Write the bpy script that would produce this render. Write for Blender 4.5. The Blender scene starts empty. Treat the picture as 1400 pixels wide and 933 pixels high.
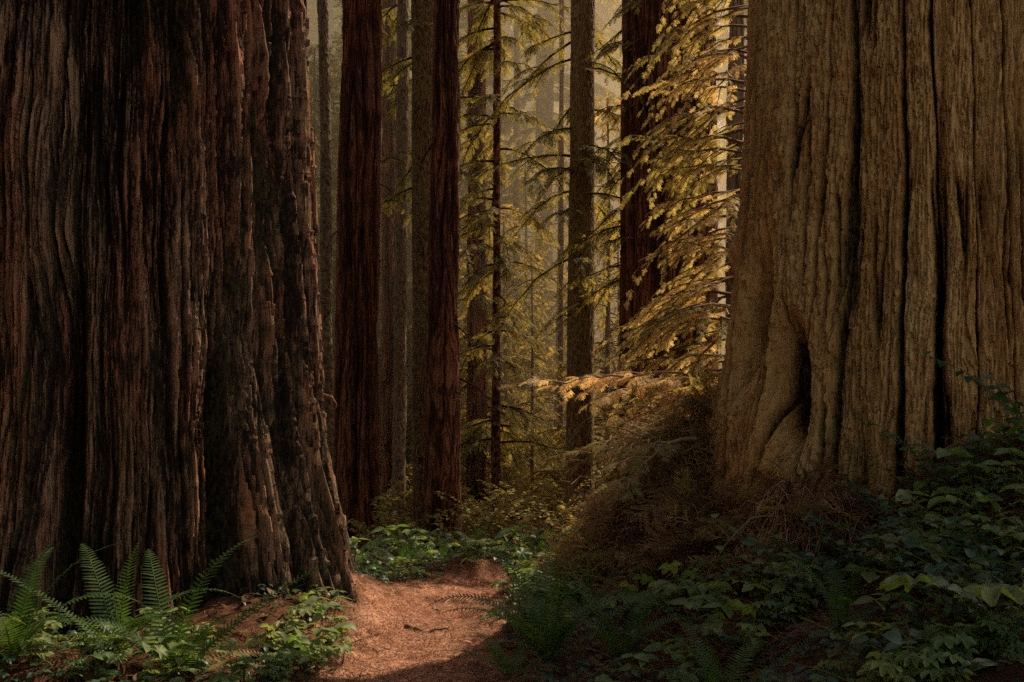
import bpy, math, random
import numpy as np

SC = bpy.context.scene
COL = SC.collection
F = 1361.0           # focal length in pixels of the 1400 px photograph
HZ = 560.0           # pixel row of the horizon
CAMZ = 1.5
R_ = math.radians
rng = np.random.default_rng(7)
random.seed(7)

# ------------------------------------------------------------------ noise
def _h(ix, iy, s):
    n = (ix.astype(np.uint64) * np.uint64(374761393) + iy.astype(np.uint64) * np.uint64(668265263)
         + np.uint64(s * 2654435 + 12345)) & np.uint64(0xffffffff)
    n = ((n ^ (n >> np.uint64(13))) * np.uint64(1274126177)) & np.uint64(0xffffffff)
    n = ((n ^ (n >> np.uint64(15))) * np.uint64(2246822519)) & np.uint64(0xffffffff)
    return ((n ^ (n >> np.uint64(16))) & np.uint64(0xffffffff)).astype(np.float64) / 4294967296.0

def gn(x, y, s=0, per=None):
    x = np.asarray(x, float); y = np.asarray(y, float)
    x, y = np.broadcast_arrays(x, y)
    fx = np.floor(x); fy = np.floor(y)
    ax = x - fx; ay = y - fy
    ix = fx.astype(np.int64); iy = fy.astype(np.int64) + 100000
    def g(i, j, dx, dy):
        ii = np.mod(i, per) if per else i + 100000
        a = _h(ii, j, s) * 6.2831853
        return np.cos(a) * dx + np.sin(a) * dy
    u = ax * ax * ax * (ax * (ax * 6 - 15) + 10); v = ay * ay * ay * (ay * (ay * 6 - 15) + 10)
    a = g(ix, iy, ax, ay); b = g(ix + 1, iy, ax - 1, ay)
    c = g(ix, iy + 1, ax, ay - 1); d = g(ix + 1, iy + 1, ax - 1, ay - 1)
    return ((a * (1 - u) + b * u) * (1 - v) + (c * (1 - u) + d * u) * v) * 1.5

def sstep(a, b, x):
    t = np.clip((x - a) / (b - a), 0, 1)
    return t * t * (3 - 2 * t)

# ------------------------------------------------------------------ mesh helpers
def new_obj(name, data, parent=None, loc=None):
    o = bpy.data.objects.new(name, data)
    COL.objects.link(o)
    if parent is not None: o.parent = parent
    if loc is not None: o.location = loc
    return o

def mesh_np(name, v, faces, mat, var=None, smooth=True):
    """faces: list of (m,k) int arrays"""
    me = bpy.data.meshes.new(name)
    v = np.ascontiguousarray(v, dtype=np.float32)
    if isinstance(faces, np.ndarray): faces = [faces]
    me.vertices.add(len(v)); me.vertices.foreach_set('co', v.ravel())
    nl = sum(f.size for f in faces); npoly = sum(len(f) for f in faces)
    me.loops.add(nl); me.loops.foreach_set('vertex_index', np.concatenate([f.ravel() for f in faces]).astype(np.int32))
    me.polygons.add(npoly)
    tot = np.concatenate([np.full(len(f), f.shape[1], np.int32) for f in faces])
    st = np.concatenate([[0], np.cumsum(tot)[:-1]]).astype(np.int32)
    me.polygons.foreach_set('loop_start', st)
    try: me.polygons.foreach_set('loop_total', tot)
    except Exception: pass
    me.polygons.foreach_set('use_smooth', np.full(npoly, smooth, bool))
    if var is not None:
        a = me.attributes.new('var', 'FLOAT', 'POINT'); a.data.foreach_set('value', np.asarray(var, np.float32))
    me.update(calc_edges=True)
    me.materials.append(mat)
    return me

class Bag:
    """collects pieces for ONE mesh"""
    def __init__(s): s.v = []; s.f = {}; s.a = []; s.n = 0
    def add(s, v, f, var=0.5):
        if len(v) == 0: return
        s.v.append(v)
        for ff in (f if isinstance(f, list) else [f]):
            s.f.setdefault(ff.shape[1], []).append(ff + s.n)
        s.a.append(np.full(len(v), var) if np.isscalar(var) else np.asarray(var))
        s.n += len(v)
    def mesh(s, name, mat, smooth=True):
        return mesh_np(name, np.concatenate(s.v), [np.concatenate(x) for x in s.f.values()], mat, np.concatenate(s.a), smooth)

def inst(tv, tf, M, T, var=None):
    N = len(T); n = len(tv)
    v = np.einsum('nij,kj->nki', M, tv) + T[:, None, :]
    f = (tf[None] + (np.arange(N) * n)[:, None, None]).reshape(-1, tf.shape[1])
    if var is None: var = rng.random(N)
    return v.reshape(-1, 3), f, np.repeat(var, n)

def unit(a): return a / np.maximum(np.linalg.norm(a, axis=-1, keepdims=True), 1e-9)

def frames(ax, nrm, scale):
    """matrices whose columns are axis, side, normal"""
    ax = unit(ax); side = unit(np.cross(nrm, ax)); n = np.cross(ax, side)
    M = np.stack([ax, side, n], axis=-1)
    sc = np.asarray(scale, float)
    return M * (sc[:, None, None] if sc.ndim == 1 else sc[:, None, :])

def tube(P, r, sides=6):
    P = np.asarray(P, float); r = np.broadcast_to(np.asarray(r, float), (len(P),))
    T = unit(np.gradient(P, axis=0))
    up = np.array([0.03, 0.02, 1.0]) if abs(T[:, 2]).mean() < 0.8 else np.array([1.0, 0.02, 0.03])
    A = unit(np.cross(T, up)); B = np.cross(T, A)
    th = np.arange(sides) / sides * 2 * np.pi
    ring = A[:, None] * np.cos(th)[None, :, None] + B[:, None] * np.sin(th)[None, :, None]
    v = (P[:, None] + ring * r[:, None, None]).reshape(-1, 3)
    i = np.arange(len(P) - 1)[:, None] * sides; j = np.arange(sides)[None]; k = (j + 1) % sides
    f = np.stack([i + j, i + k, i + sides + k, i + sides + j], -1).reshape(-1, 4)
    return v, f

# ------------------------------------------------------------------ materials
def newmat(name):
    m = bpy.data.materials.new(name); m.use_nodes = True
    nt = m.node_tree; nt.nodes.clear()
    return m, nt, nt.nodes, nt.links

def ramp(N, stops):
    r = N.new('ShaderNodeValToRGB'); e = r.color_ramp.elements
    while len(e) > 1: e.remove(e[-1])
    e[0].position = stops[0][0]; e[0].color = (*stops[0][1], 1)
    for p, c in stops[1:]:
        x = e.new(p); x.color = (*c, 1)
    return r

def noise(N, L, vec, scale, detail=4, rough=0.6, dist=0.0):
    n = N.new('ShaderNodeTexNoise'); n.inputs['Scale'].default_value = scale
    n.inputs['Detail'].default_value = detail; n.inputs['Roughness'].default_value = rough
    n.inputs['Distortion'].default_value = dist
    if vec is not None: L.new(vec, n.inputs['Vector'])
    return n

def mapping(N, L, src, sc):
    m = N.new('ShaderNodeMapping'); m.inputs['Scale'].default_value = sc; L.new(src, m.inputs['Vector']); return m.outputs[0]

def mixc(N, L, fac, a, b, mode='MIX'):
    m = N.new('ShaderNodeMix'); m.data_type = 'RGBA'; m.blend_type = mode
    for i, s in ((0, fac), (6, a), (7, b)):
        if isinstance(s, (float, int)): m.inputs[i].default_value = s
        elif isinstance(s, tuple): m.inputs[i].default_value = (*s, 1)
        else: L.new(s, m.inputs[i])
    return m.outputs[2]

def madd(N, L, x, k, y):
    m = N.new('ShaderNodeMath'); m.operation = 'MULTIPLY_ADD'
    L.new(x, m.inputs[0]); m.inputs[1].default_value = k
    if isinstance(y, (int, float)): m.inputs[2].default_value = y
    else: L.new(y, m.inputs[2])
    return m.outputs[0]

def bark_mat(name, deep, mid, high, alt, lichen=None, zs=1.0, bump=0.02, lich_amt=0.5, fine=70, pits=0.0, nA=1.5, vA=1.0):
    m, nt, N, L = newmat(name)
    out = N.new('ShaderNodeOutputMaterial'); b = N.new('ShaderNodeBsdfPrincipled')
    tc = N.new('ShaderNodeTexCoord').outputs['Object']
    at = N.new('ShaderNodeAttribute'); at.attribute_name = 'var'
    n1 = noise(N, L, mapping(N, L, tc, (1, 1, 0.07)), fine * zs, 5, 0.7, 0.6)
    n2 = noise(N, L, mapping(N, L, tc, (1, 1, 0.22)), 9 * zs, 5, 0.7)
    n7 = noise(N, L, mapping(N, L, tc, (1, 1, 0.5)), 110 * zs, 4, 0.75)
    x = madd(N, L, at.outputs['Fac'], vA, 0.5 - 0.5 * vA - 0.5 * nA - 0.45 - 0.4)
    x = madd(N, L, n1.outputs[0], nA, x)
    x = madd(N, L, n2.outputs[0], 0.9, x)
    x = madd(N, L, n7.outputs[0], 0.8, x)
    r = ramp(N, [(0.05, deep), (0.5, mid), (0.95, high)]); L.new(x, r.inputs[0])  # crevice shade painted in: low relief takes the deep colour
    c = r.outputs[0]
    n8 = noise(N, L, mapping(N, L, tc, (1, 1, 0.25)), 2.6 * zs, 4, 0.65)
    r8 = ramp(N, [(0.42, (0, 0, 0)), (0.6, (0.75,) * 3)]); L.new(n8.outputs[0], r8.inputs[0])
    c2 = mixc(N, L, 1.0, c, alt, 'MULTIPLY')
    c = mixc(N, L, r8.outputs[0], c, c2)
    if lichen:
        n3 = noise(N, L, mapping(N, L, tc, (1, 1, 0.45)), 1.3, 5, 0.7)
        n4 = noise(N, L, mapping(N, L, tc, (1, 1, 0.4)), 38, 5, 0.75)
        y = madd(N, L, n3.outputs[0], 1.4, -0.9); y = madd(N, L, n4.outputs[0], 1.6, y)
        r3 = ramp(N, [(0.62, (0, 0, 0)), (0.82, (lich_amt,) * 3)]); L.new(y, r3.inputs[0])
        c = mixc(N, L, r3.outputs[0], c, lichen)
    if pits:
        n9 = noise(N, L, mapping(N, L, tc, (1, 1, 0.45)), 26, 5, 0.72)
        r9 = ramp(N, [(0.36, (0.12,) * 3), (0.43, (1, 1, 1))]); L.new(n9.outputs[0], r9.inputs[0])
        c = mixc(N, L, pits, c, mixc(N, L, 1.0, c, r9.outputs[0], 'MULTIPLY'))
    L.new(c, b.inputs['Base Color']); b.inputs['Roughness'].default_value = 0.85
    b.inputs['Specular IOR Level'].default_value = 0.25
    hgt = madd(N, L, n7.outputs[0], 0.7, 0.0); hgt = madd(N, L, n1.outputs[0], 1.0, hgt)
    bp = N.new('ShaderNodeBump'); bp.inputs['Strength'].default_value = 1.0; bp.inputs['Distance'].default_value = bump
    L.new(hgt, bp.inputs['Height']); L.new(bp.outputs[0], b.inputs['Normal'])
    L.new(b.outputs[0], out.inputs[0])
    return m

def leaf_mat(name, cols, transl=0.45, rough=0.55, spec=0.3, tcol=None, objvar=0.25):
    """cols: ramp stops driven by the per-spray value and a soft noise"""
    m, nt, N, L = newmat(name)
    out = N.new('ShaderNodeOutputMaterial')
    at = N.new('ShaderNodeAttribute'); at.attribute_name = 'var'
    oi = N.new('ShaderNodeObjectInfo')
    mm = N.new('ShaderNodeMath'); mm.operation = 'MULTIPLY_ADD'; L.new(oi.outputs['Random'], mm.inputs[0]); mm.inputs[1].default_value = objvar
    mm2 = N.new('ShaderNodeMath'); mm2.operation = 'MULTIPLY'; L.new(at.outputs['Fac'], mm2.inputs[0]); mm2.inputs[1].default_value = 1 - objvar
    L.new(mm2.outputs[0], mm.inputs[2])
    r = ramp(N, cols); L.new(mm.outputs[0], r.inputs[0])
    b = N.new('ShaderNodeBsdfPrincipled'); b.inputs['Roughness'].default_value = rough; b.inputs['Specular IOR Level'].default_value = spec
    tc = N.new('ShaderNodeTexCoord').outputs['Object']
    n = noise(N, L, tc, 18, 3, 0.6)
    rn = ramp(N, [(0.3, (0.55,) * 3), (0.7, (1.25,) * 3)]); L.new(n.outputs[0], rn.inputs[0])
    c = mixc(N, L, 1.0, r.outputs[0], rn.outputs[0], 'MULTIPLY')
    L.new(c, b.inputs['Base Color'])
    t = N.new('ShaderNodeBsdfTranslucent')
    tc2 = mixc(N, L, 1.0, c, tcol if tcol else (1.5, 1.35, 0.6), 'MULTIPLY')
    L.new(tc2, t.inputs['Color'])
    mx = N.new('ShaderNodeMixShader'); mx.inputs[0].default_value = transl
    L.new(b.outputs[0], mx.inputs[1]); L.new(t.outputs[0], mx.inputs[2]); L.new(mx.outputs[0], out.inputs[0])
    return m

def plain_mat(name, cols, scale=20, rough=0.85, bump=0.004, transl=0):
    m, nt, N, L = newmat(name)
    out = N.new('ShaderNodeOutputMaterial'); b = N.new('ShaderNodeBsdfPrincipled')
    tc = N.new('ShaderNodeTexCoord').outputs['Object']
    at = N.new('ShaderNodeAttribute'); at.attribute_name = 'var'
    n = noise(N, L, tc, scale, 5, 0.65)
    a = N.new('ShaderNodeMath'); a.operation = 'MULTIPLY_ADD'; L.new(n.outputs[0], a.inputs[0]); a.inputs[1].default_value = 0.5
    a2 = N.new('ShaderNodeMath'); a2.operation = 'MULTIPLY'; L.new(at.outputs['Fac'], a2.inputs[0]); a2.inputs[1].default_value = 0.5; L.new(a2.outputs[0], a.inputs[2])
    r = ramp(N, cols); L.new(a.outputs[0], r.inputs[0]); L.new(r.outputs[0], b.inputs['Base Color'])
    b.inputs['Roughness'].default_value = rough; b.inputs['Specular IOR Level'].default_value = 0.25
    bp = N.new('ShaderNodeBump'); bp.inputs['Distance'].default_value = bump; L.new(n.outputs[0], bp.inputs['Height']); L.new(bp.outputs[0], b.inputs['Normal'])
    L.new(b.outputs[0], out.inputs[0])
    return m

M = {}
M['bark_left'] = bark_mat('shaggy_dark_bark', (0.004, 0.002, 0.0016), (0.034, 0.018, 0.013), (0.52, 0.32, 0.20), (1.15, 0.62, 0.5), (0.17, 0.15, 0.06), 1.0, 0.03, 0.35)  # ramp ends paint furrow shade and sunlit ridges into the bark
M['bark_right'] = bark_mat('ochre_bark', (0.02, 0.009, 0.004), (0.54, 0.32, 0.125), (0.88, 0.60, 0.27), (0.84, 0.68, 0.56), (0.42, 0.37, 0.15), 1.0, 0.02, 0.35, 70, 0.3, 1.1, 1.5)
M['bark_red'] = bark_mat('reddish_bark', (0.008, 0.003, 0.002), (0.065, 0.024, 0.013), (0.28, 0.12, 0.065), (1.1, 0.8, 0.7), None, 0.8, 0.02)
M['bark_lichen'] = bark_mat('lichen_bark', (0.05, 0.03, 0.015), (0.18, 0.115, 0.055), (0.30, 0.20, 0.10), (0.9, 0.8, 0.7), (0.24, 0.21, 0.08), 1.0, 0.02, 0.7, 30)
M['bark_pale'] = bark_mat('pale_bark', (0.05, 0.035, 0.022), (0.16, 0.11, 0.07), (0.26, 0.19, 0.13), (0.9, 0.85, 0.8), (0.18, 0.16, 0.08), 1.0, 0.012, 0.5, 30)
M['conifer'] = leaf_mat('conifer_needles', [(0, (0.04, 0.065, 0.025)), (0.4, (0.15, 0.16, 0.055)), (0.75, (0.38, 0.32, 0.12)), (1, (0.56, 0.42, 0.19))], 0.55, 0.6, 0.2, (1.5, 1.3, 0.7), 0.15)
M['gold'] = leaf_mat('young_redwood_needles', [(0, (0.22, 0.24, 0.08)), (0.35, (0.52, 0.46, 0.18)), (0.7, (0.78, 0.62, 0.33)), (1, (0.84, 0.60, 0.42))], 0.66, 0.5, 0.35, (1.3, 1.15, 0.78), 0.0)
M['dead'] = leaf_mat('dead_redwood_sprays', [(0, (0.08, 0.04, 0.022)), (0.4, (0.24, 0.13, 0.07)), (0.7, (0.38, 0.25, 0.12)), (1, (0.30, 0.28, 0.10))], 0.25, 0.8, 0.15, (1.3, 1.0, 0.7), 0.0)
M['lit'] = leaf_mat('needles_painted_sunlit', [(0, (0.09, 0.10, 0.03)), (0.5, (0.34, 0.29, 0.10)), (1, (0.66, 0.48, 0.22))], 0.68, 0.6, 0.2, (1.45, 1.25, 0.7), 0.2)  # lighter copy of the conifer needles, sunlight put into the colour
M['under'] = leaf_mat('undergrowth_painted_sunlit', [(0, (0.12, 0.14, 0.04)), (0.5, (0.32, 0.28, 0.10)), (1, (0.62, 0.45, 0.22))], 0.5, 0.6, 0.2, (1.4, 1.2, 0.7), 0.4)  # golden sunlight painted into the leaf colour of the far shrubs
M['fern'] = leaf_mat('fern_green', [(0, (0.045, 0.09, 0.03)), (0.6, (0.09, 0.16, 0.045)), (1, (0.17, 0.20, 0.06))], 0.4, 0.5, 0.3, (1.2, 1.4, 0.5), 0.5)
M['leaf'] = leaf_mat('broad_leaf_green', [(0, (0.022, 0.065, 0.045)), (0.4, (0.05, 0.115, 0.07)), (0.75, (0.11, 0.17, 0.06)), (0.92, (0.20, 0.19, 0.08)), (1, (0.30, 0.17, 0.07))], 0.4, 0.42, 0.4, (1.4, 1.5, 0.5), 0.45)
M['herb'] = leaf_mat('herb_green', [(0, (0.08, 0.15, 0.07)), (0.4, (0.18, 0.26, 0.11)), (0.8, (0.30, 0.34, 0.13)), (1, (0.46, 0.38, 0.18))], 0.45, 0.5, 0.3, (1.4, 1.5, 0.5), 0.45)
M['deadleaf'] = leaf_mat('fallen_leaf', [(0, (0.06, 0.03, 0.015)), (0.6, (0.17, 0.10, 0.05)), (1, (0.32, 0.23, 0.12))], 0.15, 0.7, 0.3, (1, 0.8, 0.5))
M['twig'] = plain_mat('twig_wood', [(0.2, (0.04, 0.02, 0.012)), (0.5, (0.16, 0.09, 0.05)), (0.8, (0.42, 0.30, 0.19))], 30)
M['stem'] = plain_mat('green_stem', [(0, (0.05, 0.05, 0.015)), (1, (0.15, 0.10, 0.04))], 30)
M['litter'] = leaf_mat('needle_litter', [(0, (0.10, 0.035, 0.02)), (0.5, (0.42, 0.19, 0.11)), (1, (0.72, 0.42, 0.28))], 0.1, 0.85, 0.15, (1, 0.8, 0.6), 0.0)
M['moss'] = leaf_mat('moss', [(0, (0.05, 0.06, 0.01)), (1, (0.15, 0.14, 0.03))], 0.3, 0.9, 0.1)

# ------------------------------------------------------------------ terrain
PATH = np.array([(-0.30, -6), (-0.42, 3.0), (-0.52, 5.5), (-0.66, 7.0), (-0.72, 8.4), (-0.52, 9.6), (-0.1, 10.7), (0.25, 12.2), (0.2, 14.5), (-0.3, 18), (0.6, 25), (2, 34)])
def path_dist(x, y):
    cx = np.interp(y, PATH[:, 1], PATH[:, 0])
    return np.abs(x - cx) + 0.6 * np.maximum(0, np.asarray(y) - 10.9)

GL = (-3.2, 8.0)      # left giant
GR = (3.55, 8.2)     # right giant
def ground(x, y, detail=True):
    x = np.asarray(x, float); y = np.asarray(y, float)
    z = -0.9 * sstep(6.5, 16.0, y)
    # bank on the right
    rise = 0.40 * np.maximum(0, x - 0.75 - 0.12 * np.maximum(0, y - 9))
    rise = rise + 0.42 * np.maximum(0, x - 2.0)
    rise = 1.9 * (1 - np.exp(-rise / 1.9))
    z = z + rise * sstep(0.5, 3, y) * (1 - sstep(13, 19, y)) + 0.35 * sstep(1.6, 3.2, x) * sstep(4.5, 7.5, y) * (1 - sstep(10.5, 17, y))
    # left side around the left giant
    z = z + 0.12 * sstep(-1.2, -2.2, x) * (1 - sstep(9, 14, y))
    z = z + 0.26 * np.exp(-((x + 1.45) ** 2 / 0.18 + (y - 8.0) ** 2 / 1.2))
    z = z + 0.34 * np.exp(-((x - 0.05) ** 2 / 0.5 + (y - 12.2) ** 2 / 0.8)) * 0 + 0.30 * np.exp(-((x + 0.5) ** 2 / 0.45 + (y - 12.0) ** 2 / 0.9))
    z = z + 0.25 * np.exp(-((x - 1.3) ** 2 / 1.2 + (y - 13.5) ** 2 / 1.2))
    z = z - 0.12 * np.exp(-((x + 2.65) ** 2 + (y - 16.9) ** 2) / 0.8) + 0.2 * np.exp(-((x + 1.2) ** 2 + (y - 16.6) ** 2) / 1.0)
    z = z + 0.018 * np.maximum(0, y - 45)  # forest floor climbs far off
    if detail:
        pd = path_dist(x, y)
        off = sstep(0.32, 0.8, pd)
        z = z - 0.10 * (1 - sstep(0.25, 0.65, pd))
        z = z + (0.012 + 0.08 * off) * gn(x * 0.9, y * 0.9, 3) + (0.018 + 0.03 * off) * gn(x * 2.7, y * 2.7, 4) \
              + (0.006 + 0.014 * off) * gn(x * 8, y * 8, 5) + 0.004 * gn(x * 25, y * 25, 6)
    return z

def gz(x, y): return float(ground(np.array([x]), np.array([y]))[0])

def axis_lines(a, b, lo, hi, step, grow):
    mid = list(np.arange(lo, hi + step * 0.5, step))
    s = step; p = hi; up = []
    while p < b: s *= grow; p += s; up.append(p)
    s = step; p = lo; dn = []
    while p > a: s *= grow; p -= s; dn.append(p)
    return np.array(dn[::-1] + mid + up)

def build_ground():
    xs = axis_lines(-260, 260, -3.2, 4.6, 0.028, 1.035); ys = axis_lines(-120, 420, 3.2, 13.5, 0.034, 1.03)
    X, Y = np.meshgrid(xs, ys); Z = ground(X, Y)
    nx, ny = len(xs), len(ys)
    v = np.stack([X, Y, Z], -1).reshape(-1, 3)
    i = np.arange(ny - 1)[:, None] * nx; j = np.arange(nx - 1)[None]
    f = np.stack([i + j, i + j + 1, i + nx + j + 1, i + nx + j], -1).reshape(-1, 4)
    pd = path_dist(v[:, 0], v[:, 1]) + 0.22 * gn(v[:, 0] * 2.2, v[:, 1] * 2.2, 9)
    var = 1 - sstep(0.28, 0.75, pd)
    m, nt, N, L = newmat('forest_floor')
    out = N.new('ShaderNodeOutputMaterial'); b = N.new('ShaderNodeBsdfPrincipled')
    tc = N.new('ShaderNodeTexCoord').outputs['Object']
    at = N.new('ShaderNodeAttribute'); at.attribute_name = 'var'
    n1 = noise(N, L, tc, 55, 6, 0.75, 1.5); n2 = noise(N, L, tc, 5, 5, 0.6); n3 = noise(N, L, tc, 160, 3, 0.7, 2.0)
    ad = N.new('ShaderNodeMath'); ad.operation = 'MULTIPLY_ADD'; L.new(n2.outputs[0], ad.inputs[0]); ad.inputs[1].default_value = 0.6
    ad0 = N.new('ShaderNodeMath'); ad0.operation = 'MULTIPLY'; L.new(n1.outputs[0], ad0.inputs[0]); ad0.inputs[1].default_value = 0.7; L.new(ad0.outputs[0], ad.inputs[2])
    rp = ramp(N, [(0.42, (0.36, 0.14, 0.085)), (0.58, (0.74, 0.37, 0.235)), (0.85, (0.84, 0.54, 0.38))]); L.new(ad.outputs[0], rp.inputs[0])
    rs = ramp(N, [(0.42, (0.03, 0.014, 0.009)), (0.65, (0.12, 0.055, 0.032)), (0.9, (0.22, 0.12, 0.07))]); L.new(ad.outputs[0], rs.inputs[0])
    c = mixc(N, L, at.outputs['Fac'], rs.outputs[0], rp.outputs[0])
    L.new(c, b.inputs['Base Color']); b.inputs['Roughness'].default_value = 0.95; b.inputs['Specular IOR Level'].default_value = 0.1
    sm = N.new('ShaderNodeMath'); sm.operation = 'ADD'; L.new(n1.outputs[0], sm.inputs[0]); L.new(n3.outputs[0], sm.inputs[1])
    bp = N.new('ShaderNodeBump'); bp.inputs['Distance'].default_value = 0.006; L.new(sm.outputs[0], bp.inputs['Height']); L.new(bp.outputs[0], b.inputs['Normal'])
    L.new(b.outputs[0], out.inputs[0])
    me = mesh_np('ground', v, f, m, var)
    o = new_obj('ground', me); o['kind'] = 'structure'
build_ground()

# ------------------------------------------------------------------ tagging
def thing(name, label, cat, loc, rotz=0.0, group=None):
    o = bpy.data.objects.new(name, None); COL.objects.link(o)
    o.empty_display_size = 0.2
    o.location = loc; o.rotation_euler = (0, 0, rotz)
    o['label'] = label; o['category'] = cat
    if group: o['group'] = group
    return o

def dup(root, loc, rotz, scale=1.0, label=None, group=None):
    r = root.copy(); COL.objects.link(r); r.location = loc; r.rotation_euler = (0, 0, rotz); r.scale = (scale,) * 3
    if label: r['label'] = label
    if group: r['group'] = group
    for ch in list(root.children):
        c = ch.copy(); COL.objects.link(c); c.parent = r
        for g in ch.children:
            d = g.copy(); COL.objects.link(d); d.parent = c
    return r

# ------------------------------------------------------------------ trunks
def bark_height(uF, z, circ, style, seed, k=1.0):
    def f(fu, fz, s, w=0.0):
        cells = max(3, int(round(fu * k * circ)))
        return gn(uF * cells + w * cells / circ, z * fz * k, seed * 37 + s, cells)
    def saw(q): return q - np.floor(q)
    jag = (0.010 * f(14, 2.4, 21) + 0.006 * f(32, 7, 22)) / k
    w = ((0.05 if style == 'plated' else 0.10) * f(0.7, 0.4, 1) + 0.028 * f(3.5, 1.3, 2)) / k + jag
    if style == 'shaggy':
        A = 1 - np.exp(-np.abs(f(1.7, 0.11, 3, w)) * 6)
        A2 = 1 - np.exp(-np.abs(f(3.4, 0.22, 13, w)) * 6)
        B = np.minimum(1, np.abs(f(7.0, 0.3, 4, w)) * 3.4) ** 0.7
        C = saw(f(9.0, 0.13, 5, w) * 2.0)
        D = np.minimum(1, np.abs(f(18, 0.7, 6, w)) * 3)
        E = saw(f(24, 0.4, 7, w) * 2.2)
        D2 = np.minimum(1, np.abs(f(38, 1.7, 14, w)) * 3)
        G = f(60, 9, 8, w)
        h = (0.14 * A + 0.10 * A2 + 0.065 * B + 0.034 * C + 0.034 * D + 0.022 * E + 0.012 * D2 + 0.005 * G) / k
        c = 0.25 * A + 0.2 * A2 + 0.25 * B + 0.16 * C + 0.25 * D + 0.15 * E + 0.22 * D2 + 0.12 * G
    elif style == 'plated':
        wid = 14 + 34 * sstep(-0.2, 0.4, f(1.1, 0.5, 11))
        A = 1 - np.exp(-(np.abs(f(3.0, 0.08, 3, w)) * wid) ** 1.6)
        gate = sstep(-0.2, 0.15, f(1.8, 0.6, 9))
        B = 1 - np.exp(-(np.abs(f(6.5, 0.26, 4, w)) * 9) ** 1.6); B = 1 - (1 - B) * gate
        g2_ = sstep(0.0, 0.3, f(3.0, 1.2, 19))
        Cc = 1 - np.exp(-np.abs(f(9, 0.9, 5, w)) * 9); Cc = 1 - (1 - Cc) * g2_
        rnd = f(2.4, 0.15, 10, w)
        E = saw(f(13, 0.6, 6, w) * 1.9)
        E2 = saw(f(28, 1.5, 16, w) * 1.8)
        D = np.minimum(1, np.abs(f(34, 3, 17, w)) * 3)
        G = f(24, 9, 7, w); H = f(60, 22, 8, w)
        pit = sstep(0.38, 0.62, f(11, 6, 18, w))
        h = 0.16 * A + 0.085 * B + 0.022 * Cc + 0.025 * rnd + 0.026 * E + 0.018 * E2 + 0.012 * D + 0.008 * G + 0.005 * H - 0.010 * pit
        c = 1.2 * A + 0.8 * B + 0.3 * Cc + 0.16 * E + 0.16 * E2 + 0.22 * D + 0.10 * G + 0.10 * H - 0.15 * pit
    elif style == 'furrowed':
        A = 1 - np.exp(-np.abs(f(3.2, 0.12, 3, w)) * 5)
        B = np.minimum(1, np.abs(f(10, 0.55, 4, w)) * 3.0) ** 0.7
        C = saw(f(14, 1.0, 5, w) * 2.0)
        D = np.minimum(1, np.abs(f(30, 2.0, 6, w)) * 3)
        h = (0.085 * A + 0.038 * B + 0.020 * C + 0.010 * D)
        c = 0.4 * A + 0.3 * B + 0.15 * C + 0.25 * D
    else:  # scaly
        C = saw(f(10, 4, 5, w) * 1.5)
        D = f(26, 9, 6, w); G = f(3, 0.6, 2)
        h = 0.010 * C + 0.010 * D + 0.02 * G
        c = 0.3 * C + 0.25 * D
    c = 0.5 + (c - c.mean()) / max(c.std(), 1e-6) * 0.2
    return h, np.clip(c, 0, 1)

def trunk_mesh(name, mat, Rf, style, seed, nA, zs, conc=0.0, mod=None, center=None, k=1.0, Rref=None, cap=True):
    """Rf(z) radius; zs array of heights above base; mod(theta,z)->extra radius (theta 0 faces the camera, + to the right)"""
    t = np.arange(nA) / nA
    u = (t - conc * np.sin(2 * np.pi * t) / (2 * np.pi)) % 1.0
    U, Z = np.meshgrid(u, zs)
    R = Rf(Z); Rref = Rref or float(Rf(np.array([2.0]))[0])
    h, c = bark_height(U, Z, 2 * np.pi * Rref, style, seed, k)
    th = U * 2 * np.pi; th = np.where(th > np.pi, th - 2 * np.pi, th)
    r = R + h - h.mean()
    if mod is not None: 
        mo = mod(th, Z); r = r + mo; c = np.clip(c + np.minimum(mo + 0.12, 0) * 3.0, -0.6, 1)  # recesses darkened by depth: char in the burnt hollow, painted shade in furrows
    cx, cy = (center(Z) if center else (0, 0))
    v = np.stack([np.sin(th) * r + cx, -np.cos(th) * r + cy, Z], -1).reshape(-1, 3)
    i = np.arange(len(zs) - 1)[:, None] * nA; j = np.arange(nA)[None]; kk = (j + 1) % nA
    f = np.stack([i + j, i + kk, i + nA + kk, i + nA + j], -1).reshape(-1, 4)
    return mesh_np(name, v, f, mat, c.ravel())

def zlines(z0, z1, step, ztop, grow=1.03):
    a = list(np.arange(z0, z1, step)); s = step; p = z1
    while p < ztop: s = min(s * grow, 1.2); a.append(p); p += s
    return np.array(a)

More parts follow.
